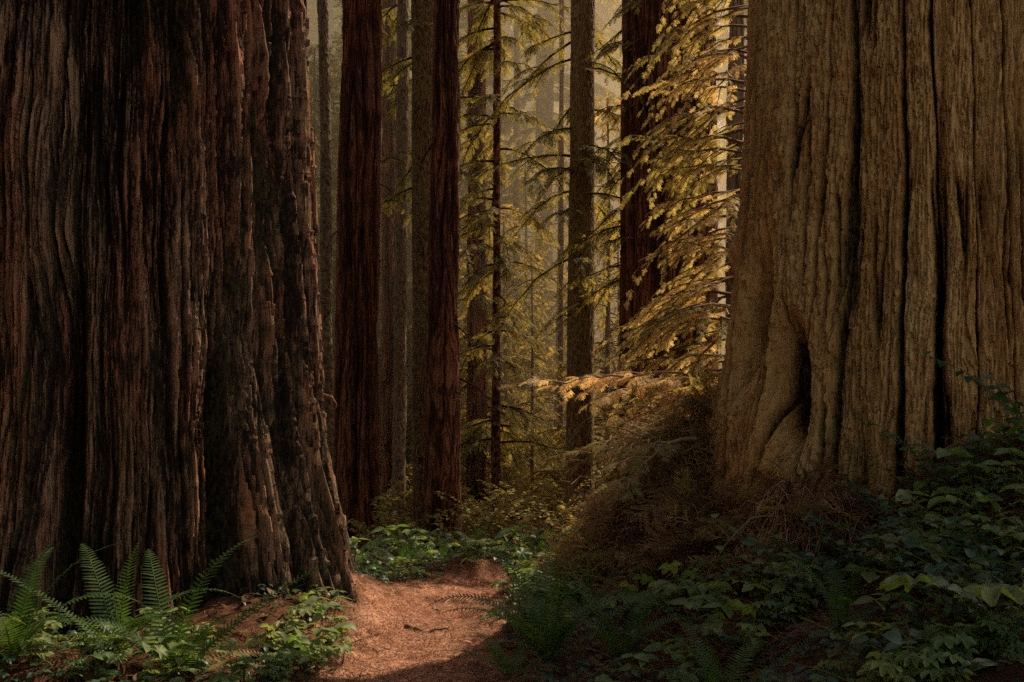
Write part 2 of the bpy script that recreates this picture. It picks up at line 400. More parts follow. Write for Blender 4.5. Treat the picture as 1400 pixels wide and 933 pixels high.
# left giant ---------------------------------------------------------------
def g2(th, z, t0, z0, st, sz, tilt=0.0): return np.exp(-((th - t0 - tilt * (z - z0)) / st) ** 2 - ((z - z0) / sz) ** 2)
def modL(th, z):
    fl = np.exp(-np.maximum(z, 0) / 1.5)
    m = 0.07 * np.sin(5 * th + 0.8 + 0.15 * z) + 0.05 * np.sin(9 * th + 2 - 0.1 * z)
    m = m + fl * (0.16 * np.sin(6 * th + 1.2) + 0.08 * np.sin(11 * th))
    # deep black furrows seen in the photograph
    m = m - 0.42 * g2(th, z, 0.21, 0.6, 0.055, 2.6, 0.012) - 0.25 * g2(th, z, 0.50, 5.2, 0.05, 1.5) - 0.36 * g2(th, z, 0.82, 0.9, 0.06, 1.1, 0.02)
    m = m - 0.22 * g2(th, z, 0.68, 4.0, 0.035, 1.0) - 0.25 * g2(th, z, -0.15, 3.0, 0.05, 3.0) - 0.2 * g2(th, z, 1.08, 3.6, 0.03, 1.8)
    m = m - 0.12 * g2(th, z, 1.32, 3.0, 0.025, 2.5) - 0.12 * g2(th, z, 1.22, 1.0, 0.03, 1.6)
    return m
lz = gz(*GL)
tL = thing('giant_redwood', 'massive dark shaggy-barked redwood trunk filling the left of the view beside the path', 'tree', (GL[0], GL[1], 0))
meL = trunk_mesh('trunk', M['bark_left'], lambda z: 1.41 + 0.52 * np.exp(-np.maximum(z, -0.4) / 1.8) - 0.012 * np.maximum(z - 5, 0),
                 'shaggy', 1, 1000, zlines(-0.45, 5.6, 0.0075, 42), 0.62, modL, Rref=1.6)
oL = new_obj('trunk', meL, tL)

def modR(th, z):
    fl = np.exp(-np.maximum(z, 0) / 2.2)
    m = 0.05 * np.sin(4 * th + 0.4) + 0.03 * np.sin(9 * th + 1) + fl * (0.09 * np.sin(7 * th + 2.4) + 0.06 * np.sin(12 * th + 1))
    # burnt hollow between two buttresses on its left side
    m = m - 0.80 * g2(th, z, -1.29, 2.14, 0.070, 0.38, 0.12) - 0.80 * g2(th, z, -1.03, 1.66, 0.070, 0.38, -0.06) - 0.2 * g2(th, z, -1.22, 2.35, 0.03, 0.4)
    m = m + 0.10 * g2(th, z, -1.72, 1.35, 0.12, 0.5) + 0.12 * g2(th, z, -1.36, 1.8, 0.06, 0.6) + 0.09 * g2(th, z, -1.6, 2.8, 0.1, 0.2)
    m = m - 0.12 * g2(th, z, 0.12, 2.2, 0.03, 1.4, 0.04) - 0.2 * g2(th, z, -1.48, 4.7, 0.05, 0.8) - 0.14 * g2(th, z, -0.42, 2.7, 0.018, 1.3)
    return m
tR = thing('giant_redwood', 'massive ochre-barked redwood on the right bank with a burnt black hollow in its foot', 'tree', (GR[0], GR[1], 0))
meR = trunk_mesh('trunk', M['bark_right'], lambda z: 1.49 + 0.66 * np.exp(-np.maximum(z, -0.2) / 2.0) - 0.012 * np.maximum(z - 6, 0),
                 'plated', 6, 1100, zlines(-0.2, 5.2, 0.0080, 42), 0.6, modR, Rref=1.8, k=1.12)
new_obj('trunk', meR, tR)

# ------------------------------------------------------------------ foliage templates
def spray_lod():
    """unit spray, one thin quad per twiglet"""
    V = []; Fc = []
    def quad(p, d, l, w, dz):
        d = np.array([d[0], d[1], dz]); d = d / np.linalg.norm(d); s = np.array([-d[1], d[0], 0.0]) * w
        n = len(V); p = np.array(p)
        V.extend([p, p + d * l * 0.45 + s, p + d * l, p + d * l * 0.45 - s]); Fc.append([n, n + 1, n + 2, n + 3])
    for i in range(9):
        t = 0.05 + 0.1 * i; L = 0.42 * (1 - 0.65 * t)
        for s in (-1, 1):
            a = s * R_(random.uniform(35, 65))
            quad((t, 0, -0.12 * t * t), (math.cos(a), math.sin(a)), L * random.uniform(0.7, 1.1), 0.038, random.uniform(-0.35, 0.05))
    quad((0.8, 0, -0.08), (1, 0), 0.26, 0.035, -0.2)
    n = len(V); V.extend([np.array(q) for q in ((0, .008, 0), (0, -.008, 0), (.9, -.005, -.1), (.9, .005, -.1))]); Fc.append([n, n + 1, n + 2, n + 3])
    return np.array(V), np.array(Fc)

def spray_fine(npair=7, nn=8, w=0.013, nl=0.075):
    """unit spray with individual flat needles"""
    V = []; Fc = []
    def needle(p, d, l, wd):
        s = np.array([-d[1], d[0], 0.0]); s = s / np.linalg.norm(s) * wd; n = len(V)
        V.extend([p - s * .5, p + d * l * 0.6 - s, p + d * l, p + d * l * .5 + s]); Fc.append([n, n + 1, n + 2, n + 3])
    def twig(p0, a, L, droop):
        d = np.array([math.cos(a), math.sin(a), 0.0])
        n = len(V); s = np.array([-d[1], d[0], 0]) * 0.006; e = p0 + d * L + np.array([0, 0, -droop])
        V.extend([p0 + s, p0 - s, e - s * .5, e + s * .5]); Fc.append([n, n + 1, n + 2, n + 3])
        k = max(3, int(nn * L / 0.3))
        for i in range(k):
            t = (i + 0.5) / k
            p = p0 + d * L * t + np.array([0, 0, -droop * t * t])
            ll = nl * (0.6 + 0.6 * math.sin(math.pi * min(1, t * 0.8 + 0.15)))
            for sg in (-1, 1):
                b = a + sg * R_(random.uniform(45, 62)); needle(p, np.array([math.cos(b), math.sin(b), random.uniform(-0.3, 0.15)]), ll, w)
    twig(np.zeros(3), 0, 1.0, 0.15)
    for i in range(npair):
        t = 0.08 + 0.82 * i / npair
        for s in (-1, 1):
            if random.random() < 0.9:
                twig(np.array([t, 0, -0.15 * t * t]), s * R_(random.uniform(38, 60)), 0.50 * (1 - 0.6 * t) * random.uniform(0.6, 1.2), random.uniform(0.0, 0.2))
    return np.array(V), np.array(Fc)

def spray_bare(nt=9):
    """dead, nearly bare spray: curved thin twigs"""
    V = []; Fc = []
    def rib(P, w):
        for a, b_, w0, w1 in zip(P[:-1], P[1:], w[:-1], w[1:]):
            d = b_ - a; s = np.array([-d[1], d[0], 0.3 * d[0]]); s = s / (np.linalg.norm(s) + 1e-9); n = len(V)
            V.extend([a + s * w0, a - s * w0, b_ - s * w1, b_ + s * w1]); Fc.append([n, n + 1, n + 2, n + 3])
    t = np.linspace(0, 1, 6); main = np.stack([t, 0.08 * np.sin(t * 3), -0.2 * t * t], -1); rib(main, np.linspace(0.014, 0.005, 6))
    for i in range(nt):
        q = 0.1 + 0.85 * i / nt; p0 = np.array([q, 0.08 * math.sin(q * 3), -0.2 * q * q]); sg = 1 if i % 2 else -1
        a = sg * R_(random.uniform(25, 75)); L = random.uniform(0.2, 0.5) * (1.1 - 0.6 * q); u = np.linspace(0, 1, 4)[:, None]
        d = np.array([math.cos(a), math.sin(a), 0]); P = p0 + d * L * u + np.array([0.1, 0, random.uniform(-0.3, 0.1)]) * L * u * u
        rib(P, np.linspace(0.009, 0.004, 4))
        for k in range(3):
            b0 = P[1 + k % 3]; bb = a + random.choice([-1, 1]) * R_(random.uniform(30, 70)); d2 = np.array([math.cos(bb), math.sin(bb), random.uniform(-.4, .2)])
            rib(np.array([b0, b0 + d2 * L * 0.3]), [0.009, 0.003])
    return np.array(V), np.array(Fc)
SPB = [spray_bare() for _ in range(3)]
SPL = [spray_lod() for _ in range(3)]
SPF = [spray_fine(10, 11, 0.010, 0.042) for _ in range(3)]

def add_sprays(bag, tmpl, P, ax, nrm, scale, var):
    if not len(P): return
    which = rng.integers(0, len(tmpl), len(P))
    for w in range(len(tmpl)):
        s = which == w
        if s.any():
            v, f, a = inst(tmpl[w][0], tmpl[w][1], frames(ax[s], nrm[s], scale[s]), P[s], var[s])
            bag.add(v, f, a)

def branch_path(p0, az, L, up, droop, n=9, wig=0.03):
    t = np.linspace(0, 1, n)
    d = np.array([math.cos(az), math.sin(az)])
    x = p0[0] + d[0] * L * t + rng.normal(0, wig, n) * t * L * 0.5
    y = p0[1] + d[1] * L * t + rng.normal(0, wig, n) * t * L * 0.5
    z = p0[2] + L * (up * t - droop * t * t) + rng.normal(0, wig * 0.4, n) * t * L
    return np.stack([x, y, z], -1)

def dress_branch(P, L, bag, tmpl, size, dens, varc, flat=0.25, start=0.15):
    """sprays alternate along a branch path"""
    n = max(3, int(L * dens))
    t = start + (1 - start) * (np.arange(n) + rng.random(n)) / n
    seg = t * (len(P) - 1); i = np.minimum(seg.astype(int), len(P) - 2); fr = (seg - i)[:, None]
    pos = P[i] * (1 - fr) + P[i + 1] * fr
    tan = unit(P[i + 1] - P[i])
    up = np.array([0, 0, 1.0]); side = unit(np.cross(tan, up)); 
    sg = np.where(np.arange(n) % 2, 1, -1)[:, None]
    a = np.radians(rng.uniform(35, 68, n))[:, None] * (1 - 0.5 * t[:, None])
    ax = tan * np.cos(a) + side * sg * np.sin(a) + up * rng.uniform(-0.45, 0.02, n)[:, None]
    nrm = up[None] + rng.normal(0, flat, (n, 3))
    sc = size * (1.15 - 0.55 * t) * rng.uniform(0.7, 1.2, n)
    add_sprays(bag, tmpl, pos, ax, nrm, sc, np.clip(varc + rng.normal(0, 0.18, n) , 0, 1))
    add_sprays(bag, tmpl, P[-1:], tan[-1:] , nrm[-1:], np.array([size * 0.8]), np.array([varc]))

def conifer_data(H, r0, zc0, Rc, nb, seed, size=0.55, dens=9, tmpl=SPL, crown_mat='conifer', mat='bark_pale', limb=True, shape=0.9, azr=None, k=1.0, dead=8, z1=None, sec=1.1, fill=0):
    """returns (trunk mesh, crown mesh) of a conifer with height H"""
    global rng
    rng = np.random.default_rng(seed)
    tb = Bag(); cb = Bag()
    zs = zlines(-0.4, min(H, 14), 0.08, H)
    t = np.arange(28) / 28; U, Z = np.meshgrid(t, zs)
    h, c = bark_height(U, Z, 2 * np.pi * max(r0, 0.15), 'scaly', seed)
    rr = r0 * (1 - np.clip(Z / H, 0, 1)) ** 0.8 + 0.25 * r0 * np.exp(-np.maximum(Z, 0) / 0.6) + h * min(1, r0 * 4) + 0.01
    sw = 0.12 * gn(zs * 0.12, zs * 0 + 0.5, seed); sw2 = 0.12 * gn(zs * 0.12, zs * 0 + 7.5, seed + 1)
    v = np.stack([np.sin(U * 2 * np.pi) * rr + sw[:, None], -np.cos(U * 2 * np.pi) * rr + sw2[:, None], Z], -1).reshape(-1, 3)
    i = np.arange(len(zs) - 1)[:, None] * 28; j = np.arange(28)[None]; kk = (j + 1) % 28
    tb.add(v, np.stack([i + j, i + kk, i + 28 + kk, i + 28 + j], -1).reshape(-1, 4), c.ravel())
    for b in range(nb):
        q = (b + rng.random()) / nb
        z = zc0 + (H - zc0) * q ** 1.05 if z1 is None else zc0 + (z1 - zc0) * q
        L = Rc * (1 - 0.85 * max(0, (z - zc0) / (H - zc0)) ** shape) * rng.uniform(0.6, 1.15)
        az = rng.uniform(0, 2 * math.pi) if azr is None else rng.uniform(*azr)
        cx = np.interp(z, zs, sw); cy = np.interp(z, zs, sw2)
        P = branch_path((cx, cy, z), az, L, rng.uniform(-0.15, 0.55), rng.uniform(0.2, 1.0), 9, 0.06)
        br = 0.008 + 0.011 * L
        vv, ff = tube(P, np.linspace(br, 0.003, len(P)), 4); tb.add(vv, ff, 0.3)
        clump = 0.5 + 0.35 * float(gn(np.array([az * 0.8]), np.array([z * 0.5]), seed)[0])
        dress_branch(P, L, cb, tmpl, size * (0.6 + 0.4 * min(1, L / Rc)), dens * rng.uniform(0.7, 1.2), clump, start=rng.uniform(0.1, 0.35))
        # secondary branches
        for s in range(int(L * sec)):
            tt = rng.uniform(0.25, 0.85); ii = int(tt * (len(P) - 1)); a2 = az + rng.choice([-1, 1]) * rng.uniform(0.5, 1.0); L2 = L * (1 - tt) * rng.uniform(0.6, 1.0)
            if L2 < 0.3: continue
            P2 = branch_path(P[ii], a2, L2, 0.0, rng.uniform(0.3, 0.8), 6)
            vv, ff = tube(P2, np.linspace(br * 0.5, 0.002, 6), 3); tb.add(vv, ff, 0.3)
            dress_branch(P2, L2, cb, tmpl, size * 0.7, dens, clump, start=0.1)
    if fill:
        n = fill; zz = zc0 + (H - zc0) * rng.random(n) ** 1.15; az = rng.uniform(0, 2 * np.pi, n)
        Rz = Rc * (1 - 0.85 * ((zz - zc0) / (H - zc0)) ** shape); rr_ = Rz * np.sqrt(rng.random(n)) * 1.02
        px_ = rr_ * np.cos(az) + np.interp(zz, zs, sw); py_ = rr_ * np.sin(az) + np.interp(zz, zs, sw2)
        cl = gn(px_ * 0.8 + 9, zz * 1.1, seed + 5) + gn(py_ * 0.8 + 3, zz * 1.1 + 40, seed + 6) + 0.5 * gn(px_ * 2.2, zz * 2.4 + py_, seed + 7)
        kp = cl > -0.02; px_, py_, zz, az, cl = px_[kp], py_[kp], zz[kp], az[kp], cl[kp]; m_ = len(zz)
        ax = np.stack([np.cos(az), np.sin(az), rng.uniform(-0.9, 0.2, m_)], -1) + rng.normal(0, 0.5, (m_, 3))
        add_sprays(cb, tmpl, np.stack([px_, py_, zz], -1), ax, np.array([0, 0, 1.0]) + rng.normal(0, 0.5, (m_, 3)), size * rng.uniform(0.5, 1.0, m_), np.clip(0.25 + 0.6 * cl + rng.normal(0, 0.15, m_), 0, 1))
    for b in range(dead):   # bare dead limbs low down
        z = rng.uniform(1.5, zc0 + 3); az = rng.uniform(0, 2 * math.pi); P = branch_path((np.interp(z, zs, sw), np.interp(z, zs, sw2), z), az, rng.uniform(0.5, 1.6), 0.1, 0.5, 7, 0.06)
        vv, ff = tube(P, np.linspace(0.012, 0.003, 7), 3); tb.add(vv, ff, 0.2)
    return tb.mesh('trunk', M[mat]), cb.mesh('crown', M[crown_mat], False)

# ------------------------------------------------------------------ mid-distance trunks
def at(px, d): return ((px - 700) / F * d, d)

def mid_tree(label, pxb, d, pxt, wpx, wb, mat, style, seed, group=None, bend=None, nA=260, k=1.0, H=34):
    """pxb / pxt: image column of the axis at the base and at the top of the frame; wpx trunk width in pixels there"""
    x, y = at(pxb, d); z0 = gz(x, y)
    zt = CAMZ + HZ / F * d - z0; xt = at(pxt, d)[0]
    r = wpx / 2 / F * d; rb = wb / 2 / F * d
    zs = zlines(-0.4, zt + 0.5, 0.0105 * d / 10, H)
    def Rf(z): 
        rz = r + (rb - r) * (0.45 * np.exp(-np.maximum(z, 0) / 0.7) + 0.55 * np.clip(1 - z / zt, 0, 1)) 
        return np.maximum(rz - np.maximum(0, z - zt) * r / (H + 4 - zt), 0.02)
    def cen(z):
        s = z / zt
        cx = (xt - x) * s
        if bend: cx = cx + np.interp(z, [p[0] for p in bend], [p[1] for p in bend])
        return cx, 0.0
    sd = {'furrowed': 1.0}
    t = thing('redwood_tree' if style == 'furrowed' else 'tall_conifer', label, 'tree', (x, y, z0), 0, group)
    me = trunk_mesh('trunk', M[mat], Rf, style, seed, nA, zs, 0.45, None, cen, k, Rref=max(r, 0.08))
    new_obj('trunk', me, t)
    return t, zt, (x, y, z0)

mids = []
mids.append(mid_tree('slim pale trunk bowing at its foot between the left giant and the nearest dark redwood', 460, 20, 441, 14, 20, 'bark_pale', 'scaly', 11, bend=[(0, 0), (1.5, -0.09), (4, -0.10), (8, 0)], nA=90))
mids.append(mid_tree('dark reddish redwood trunk with one lit edge, nearest behind the left giant', 486, 16.9, 494, 50, 66, 'bark_red', 'furrowed', 12))
mids.append(mid_tree('slim straight brown trunk halfway between the two dark redwoods', 545, 21, 551, 15, 20, 'bark_pale', 'scaly', 13, nA=90))
mids.append(mid_tree('olive lichen-covered trunk pressed against the left side of the reddish redwood', 583, 17.5, 580, 34, 40, 'bark_lichen', 'scaly', 14, nA=160))
mids.append(mid_tree('reddish redwood trunk standing at the end of the sunlit path', 603, 16.6, 611, 32, 58, 'bark_red', 'furrowed', 15))
mids.append(mid_tree('very slender dark trunk hung with loose branches in the middle of the view', 678, 22, 680, 9, 16, 'bark_red', 'scaly', 16, nA=60))
mids.append(mid_tree('lilac-grey hazy trunk farthest off among the large ones, just right of the middle', 741, 36, 746, 21, 28, 'bark_pale', 'furrowed', 17, nA=160))
mids.append(mid_tree('smooth brown trunk standing to the right of the hazy grey one', 792, 20, 797, 32, 44, 'bark_lichen', 'scaly', 18, nA=160))
mids.append(mid_tree('broad dark red redwood trunk behind the golden young redwood', 912, 19, 915, 122, 142, 'bark_red', 'furrowed', 19, nA=420))
mids.append(mid_tree('brown trunk rising behind a low leafy spray just right of the reddish redwood', 651, 24, 652, 22, 30, 'bark_red', 'furrowed', 20, nA=120))
mids.append(mid_tree('dark trunk in deep shade left of the slim straight brown one', 534, 24, 533, 18, 22, 'bark_red', 'furrowed', 21, nA=120))
mids.append(mid_tree('pale thin trunk glimpsed between the golden foliage and the right giant', 1003, 26, 1006, 20, 24, 'bark_pale', 'furrowed', 22, nA=100))
mids.append(mid_tree('thin dark pole of a trunk just left of the smooth brown trunk', 766, 26, 768, 6, 9, 'bark_red', 'scaly', 23, nA=40))
mids.append(mid_tree('thin hazy pole of a trunk just left of the lilac-grey trunk', 706, 32, 707, 9, 12, 'bark_pale', 'scaly', 24, nA=40))

# bare and leafy side limbs for three of them
def limbs_for(i, specs, crown='conifer', tmpl=SPL, size=0.5, dens=10):
    t, zt, (x, y, z0) = mids[i]
    tb = Bag(); cb = Bag()
    for (z, az, L, up, dr, leafy) in specs:
        P = branch_path((0, 0, z), az, L, up, dr)
        tb = Bag()
        v, f = tube(P, np.linspace(0.03, 0.006, len(P)), 5); tb.add(v, f, 0.3)
        if leafy: 
            dress_branch(P, L, cb, tmpl, size, dens, 0.6)
            for s in range(4):
                ii = rng.integers(3, 8); L2 = L * 0.35
                P2 = branch_path(P[ii], az + rng.uniform(-1, 1), L2, 0, 0.6, 6); v, f = tube(P2, np.linspace(0.012, 0.003, 6), 3); tb.add(v, f, .3)
                dress_branch(P2, L2, cb, tmpl, size * .8, dens, 0.6)
        new_obj('limb', tb.mesh('limb', M['bark_red']), t)
    if cb.n: new_obj('crown', cb.mesh('crown', M[crown], False), t)

rng = np.random.default_rng(5)
def rspec(n, z0, z1, L0, L1, leafy=True, az=None):
    return [(rng.uniform(z0, z1), rng.uniform(0, 6.28) if az is None else rng.uniform(*az), rng.uniform(L0, L1), rng.uniform(-0.1, 0.3), rng.uniform(0.3, 0.8), leafy) for _ in range(n)]
limbs_for(5, rspec(60, 1.5, 12, 0.8, 2.0), size=0.30, dens=20)
limbs_for(3, rspec(10, 6, 9, 0.6, 1.3), size=0.26, dens=20)
limbs_for(7, rspec(24, 5, 12, 0.8, 2.2) , size=0.28, dens=18)
limbs_for(6, rspec(70, 9, 20, 1.5, 3.6), size=0.48, dens=16)
limbs_for(9, rspec(26, 1.2, 5.5, 0.8, 1.8), size=0.3, dens=20)
limbs_for(2, rspec(8, 6, 12, 0.5, 1.2), size=0.25, dens=18)
limbs_for(8, rspec(14, 5, 12, 1.2, 2.2, True, (2.2, 4.2)), size=0.30, dens=18)
limbs_for(1, rspec(7, 3, 8, 0.3, 0.8, False))
limbs_for(4, rspec(8, 2, 8, 0.3, 0.9, False))

# ------------------------------------------------------------------ background conifers
VAR = [
    conifer_data(19, 0.13, 1.0, 3.0, 110, 31, 0.46, 15, sec=2.2, fill=9000),
    conifer_data(24, 0.17, 1.5, 3.4, 120, 32, 0.54, 13, sec=2.0, fill=9000),
    conifer_data(13, 0.09, 0.5, 2.7, 100, 33, 0.36, 18, sec=2.4, fill=8000),
    conifer_data(28, 0.22, 3.0, 3.8, 120, 34, 0.64, 12, mat='bark_red', sec=2.0, fill=9000),
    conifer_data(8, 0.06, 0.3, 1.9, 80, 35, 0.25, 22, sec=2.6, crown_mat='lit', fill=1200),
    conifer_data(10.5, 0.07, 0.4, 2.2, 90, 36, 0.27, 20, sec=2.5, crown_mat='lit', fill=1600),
]
protos = []
def bg_tree(kind, x, y, sc, rot, label, group):
    z = gz(x, y) - 0.05
    if len(protos) <= kind or protos[kind] is None:
        while len(protos) <= kind: protos.append(None)
        t = thing('forest_conifer', label, 'tree', (x, y, z), rot, group); t.scale = (sc,) * 3
        new_obj('trunk', VAR[kind][0], t); new_obj('crown', VAR[kind][1], t)
        protos[kind] = t
        return t
    return dup(protos[kind], (x, y, z), rot, sc, label, group)

near_bg = [  # px, distance, kind, scale, label
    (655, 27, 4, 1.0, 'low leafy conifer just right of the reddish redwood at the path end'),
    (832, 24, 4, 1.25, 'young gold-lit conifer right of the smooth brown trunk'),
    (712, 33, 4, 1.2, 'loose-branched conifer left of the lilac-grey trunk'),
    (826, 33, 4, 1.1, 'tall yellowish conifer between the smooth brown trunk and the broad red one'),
    (640, 34, 0, 1.0, 'hazy yellow-green conifer behind the very slender trunk'),
    (500, 33, 0, 1.0, 'dark green conifer behind the nearest dark redwood'),
    (428, 29, 2, 1.0, 'dark green conifer at the very edge of the left giant'),
    (560, 30, 1, 1.0, 'dark green conifer between the slim brown trunk and the olive one'),
    (690, 27, 4, 1.0, 'short golden conifer right beside the very slender trunk'),
    (728, 25, 4, 0.8, 'small golden conifer in front of the lilac-grey trunk foot'),
    (762, 29, 5, 1.0, 'golden conifer filling the gap between the lilac-grey and smooth brown trunks'),
    (846, 25, 4, 0.9, 'golden conifer touching the left edge of the broad dark red trunk'),
    (620, 25, 4, 0.8, 'small conifer behind the reddish redwood at the path end'),
    (994, 62, 1, 1.2, 'tall dark conifer far behind the gap beside the right giant, left one'),
    (1018, 66, 1, 1.3, 'tall dark conifer far behind the gap beside the right giant, right one'),
    (1008, 88, 3, 1.5, 'very tall distant conifer closing the gap beside the right giant'),
    (1012, 40, 4, 0.9, 'sunlit conifer seen in the slit beside the right giant'),
    (850, 52, 2, 0.9, 'tall hazy conifer left of the broad dark red trunk'),
    (768, 52, 2, 1.0, 'pale conifer in the haze beyond the smooth brown trunk'),
]
rb = np.random.default_rng(21)
for px, d, kd, sc, lab in near_bg:
    x, y = at(px, d); bg_tree(kd, x, y, sc, rb.uniform(0, 6.28), lab, None)
n = 0
rows = [(30, 7, 1.6), (38, 12, 2.4), (47, 15, 3.0), (58, 19, 4.0), (72, 24, 5.0), (95, 30, 7.0)]
for (d, cnt, jit) in rows:
    for q in range(cnt):
        px = 385 + (1050 - 385) * (q + rb.random()) / cnt
        dd = d + rb.uniform(-1, 1) * jit
        if (d == 30 and px > 800) or (d == 38 and px > 680) or (d == 47 and px > 700) or (d == 58 and px > 770) or (d == 72 and px > 900) or (d == 95 and px > 960): continue
        x, y = at(px, dd)
        kd = int(rb.choice({30: [4, 4, 5], 38: [2, 4, 2], 47: [0, 0, 2], 58: [1, 1, 0], 72: [1, 3], 95: [3, 3]}[d]))
        side = 'left' if px < 560 else ('middle' if px < 830 else 'right')
        depth = {30: 'nearest', 38: 'nearer', 47: 'nearer', 58: 'farther', 72: 'farthest', 95: 'farthest'}[d]
        lab = {'left': 'shaded dark green conifer in the %s rows of forest behind the left trunks',
               'middle': 'hazy gold-green conifer in the %s rows of forest beyond the path',
               'right': 'gold-lit conifer in the %s rows of forest behind the broad red trunk'}[side] % depth
        bg_tree(kd, x, y, rb.uniform(0.85, 1.3) * (1.0 if d < 70 else 1.45), rb.uniform(0, 6.28), lab, 'conifers of the %s forest rows on the %s' % (depth, side))

# ------------------------------------------------------------------ golden young redwood
ym = conifer_data(14, 0.08, 0.9, 2.35, 84, 77, 0.235, 15, SPF, 'gold', 'twig', shape=2.0, azr=(2.45, 3.85), dead=4, z1=11.0, sec=3.6)
ty = thing('young_redwood', 'golden backlit young redwood drooping over the gap beside the right giant', 'tree', (3.66, 15.0, gz(3.66, 15.0)))
new_obj('trunk', ym[0], ty); new_obj('crown', ym[1], ty)

# ------------------------------------------------------------------ ferns
def frond_mesh(name, L, arch, droop, seed, npn=34, plen=0.105, mat='fern'):
    r = np.random.default_rng(seed); b = Bag()
    n = 26; t = np.linspace(0, 1, n)
    # arc-length rachis bending from steep to horizontal and over
    ang = arch - droop * t ** 1.4; ds = L / (n - 1)
    x = np.concatenate([[0], np.cumsum(np.cos(ang[:-1]) * ds)]); z = np.concatenate([[0], np.cumsum(np.sin(ang[:-1]) * ds)])
    y = 0.04 * L * np.sin(t * 2.5 + seed)
    P = np.stack([x, y * t, z], -1)
    v, f = tube(P, np.linspace(0.004, 0.0012, n), 4); b.add(v, f, 0.95)
    # pinna template: lanceolate strip with a slight fold
    tx = np.array([0, 0.12, 0.5, 0.85, 1.0]); tw = np.array([0.35, 1.0, 0.8, 0.42, 0.02]) * 0.085
    tv = np.concatenate([np.stack([tx, tw, 0 * tx + 0.02 - 0.10 * tx ** 2], -1), np.stack([tx, 0 * tx, -0.10 * tx ** 2], -1), np.stack([tx, -tw, 0 * tx + 0.02 - 0.10 * tx ** 2], -1)])
    tf = np.array([[i, i + 5, i + 6, i + 1] for i in range(4)] + [[i + 5, i + 10, i + 11, i + 6] for i in range(4)])
    tp = 0.10 + 0.895 * (np.arange(npn) / npn)
    for sg in (-1, 1):
        tt = np.clip(tp + 0.006 * sg, 0, 1); q = tt * (n - 1); i = np.minimum(q.astype(int), n - 2); fr = (q - i)[:, None]
        pos = P[i] * (1 - fr) + P[i + 1] * fr; tan = unit(P[i + 1] - P[i])
        side = unit(np.cross(np.array([0, 0, 1.0]) + 0 * tan, tan)) ; nrm = np.cross(tan, side)
        ax = side * sg + tan * (0.18 + 0.25 * tt[:, None]) + nrm * r.normal(0.05, 0.05, npn)[:, None]
        prof = np.minimum(1, tt * 3.2 + 0.25) * (1 - tt ** 2.6) ** 0.9
        sc = plen * prof * r.uniform(0.92, 1.05, npn) + 0.006
        S = np.stack([sc, np.maximum(sc, plen * 0.6 + 0 * sc) , sc], -1)
        Mx = frames(ax, nrm, S)
        vv, ff, aa = inst(tv, tf, Mx, pos, r.uniform(0.2, 0.7, npn)); b.add(vv, ff, aa)
    return b.mesh(name, M[mat])
FR = [frond_mesh('frond', 0.95, 1.35, 1.2, 1), frond_mesh('frond', 0.85, 1.1, 1.5, 2, 32), frond_mesh('frond', 0.75, 0.8, 1.1, 3, 30, 0.09),
      frond_mesh('frond', 1.05, 1.2, 1.9, 4, 38), frond_mesh('frond', 0.8, 1.5, 0.7, 5, 32, 0.1), frond_mesh('frond', 1.15, 0.75, 0.45, 6, 42, 0.085)]
FRD = [frond_mesh('frond', 0.8, 0.35, 1.1, 7, 30, 0.08, 'dead'), frond_mesh('frond', 0.65, 0.55, 1.6, 8, 26, 0.07, 'dead')]
fr_ = np.random.default_rng(3)
FPOS = []
def fern(px, d, label, azs, kinds=None, sc=1.0, sink=0.02, group=None, xy=None):
    x, y = xy if xy else at(px, d)
    FPOS.append((x, y))
    t = thing('sword_fern', label, 'fern', (x, y, gz(x, y) - sink), 0, group)
    cb = Bag()
    for i in range(10):
        a = fr_.uniform(0, 6.28); P = np.array([[0.01 * math.cos(a), 0.01 * math.sin(a), -0.03], [0.03 * math.cos(a), 0.03 * math.sin(a), 0.03], [0.05 * math.cos(a), 0.05 * math.sin(a), 0.02]])
        v, f = tube(P, [0.008, 0.006, 0.002], 4); cb.add(v, f, 0.2)
    new_obj('crown', cb.mesh('crown', M['twig']), t)
    for i, a in enumerate(azs):
        kd = kinds[i] if kinds else int(fr_.integers(0, len(FR)))
        o = new_obj('frond', FR[kd], t); o.rotation_euler = (fr_.normal(0, 0.1), 0, R_(a)); s = sc * fr_.uniform(0.9, 1.08); o.scale = (s, s, s)
    for i in range(2):
        o = new_obj('frond', FRD[i], t); o.rotation_euler = (0.2, 0, fr_.uniform(0, 6.28)); o.scale = (sc, sc, sc); o['label'] = 'old brown drooping frond'
    return t
def ring(n, a0=0): return [a0 + 360 * i / n + fr_.uniform(-14, 14) for i in range(n)]
# azimuth: 0 = right, 90 = away, 180 = left, 270 = towards the camera
fern(20, 5.25, 'big green sword fern in the bottom left corner in front of the left giant', [95, 150, 30, 200, 330, 250, 10, 60, 300], [0, 1, 0, 3, 1, 2, 3, 4, 1], 0.85)
fern(165, 5.4, 'bright green sword fern with one upright frond against the left giant bark', [60, 175, 130, 20, 230, 320, 280], [4, 5, 0, 3, 1, 1, 2], 0.85)
fern(235, 5.25, 'dim sword fern whose long frond leans right across the left giant', [8, 25, 50, 340, 120, 200, 300], [5, 5, 0, 1, 0, 1, 2], 0.95)
fern(748, 6.0, 'dark green sword fern on the shaded right edge of the path', [265, 200, 300, 170, 340, 30, 90, 240, 130, 0], [0, 1, 1, 3, 3, 1, 0, 1, 0, 5], 1.0)
fern(850, 6.0, 'dark arching sword fern among low leaves right of the path fern', ring(8, 20), None, 0.75)
fern(700, 5.6, 'small fern with flat fronds at the bottom edge beside the path', ring(6, 5), [2, 2, 1, 2, 1, 2], 0.6)
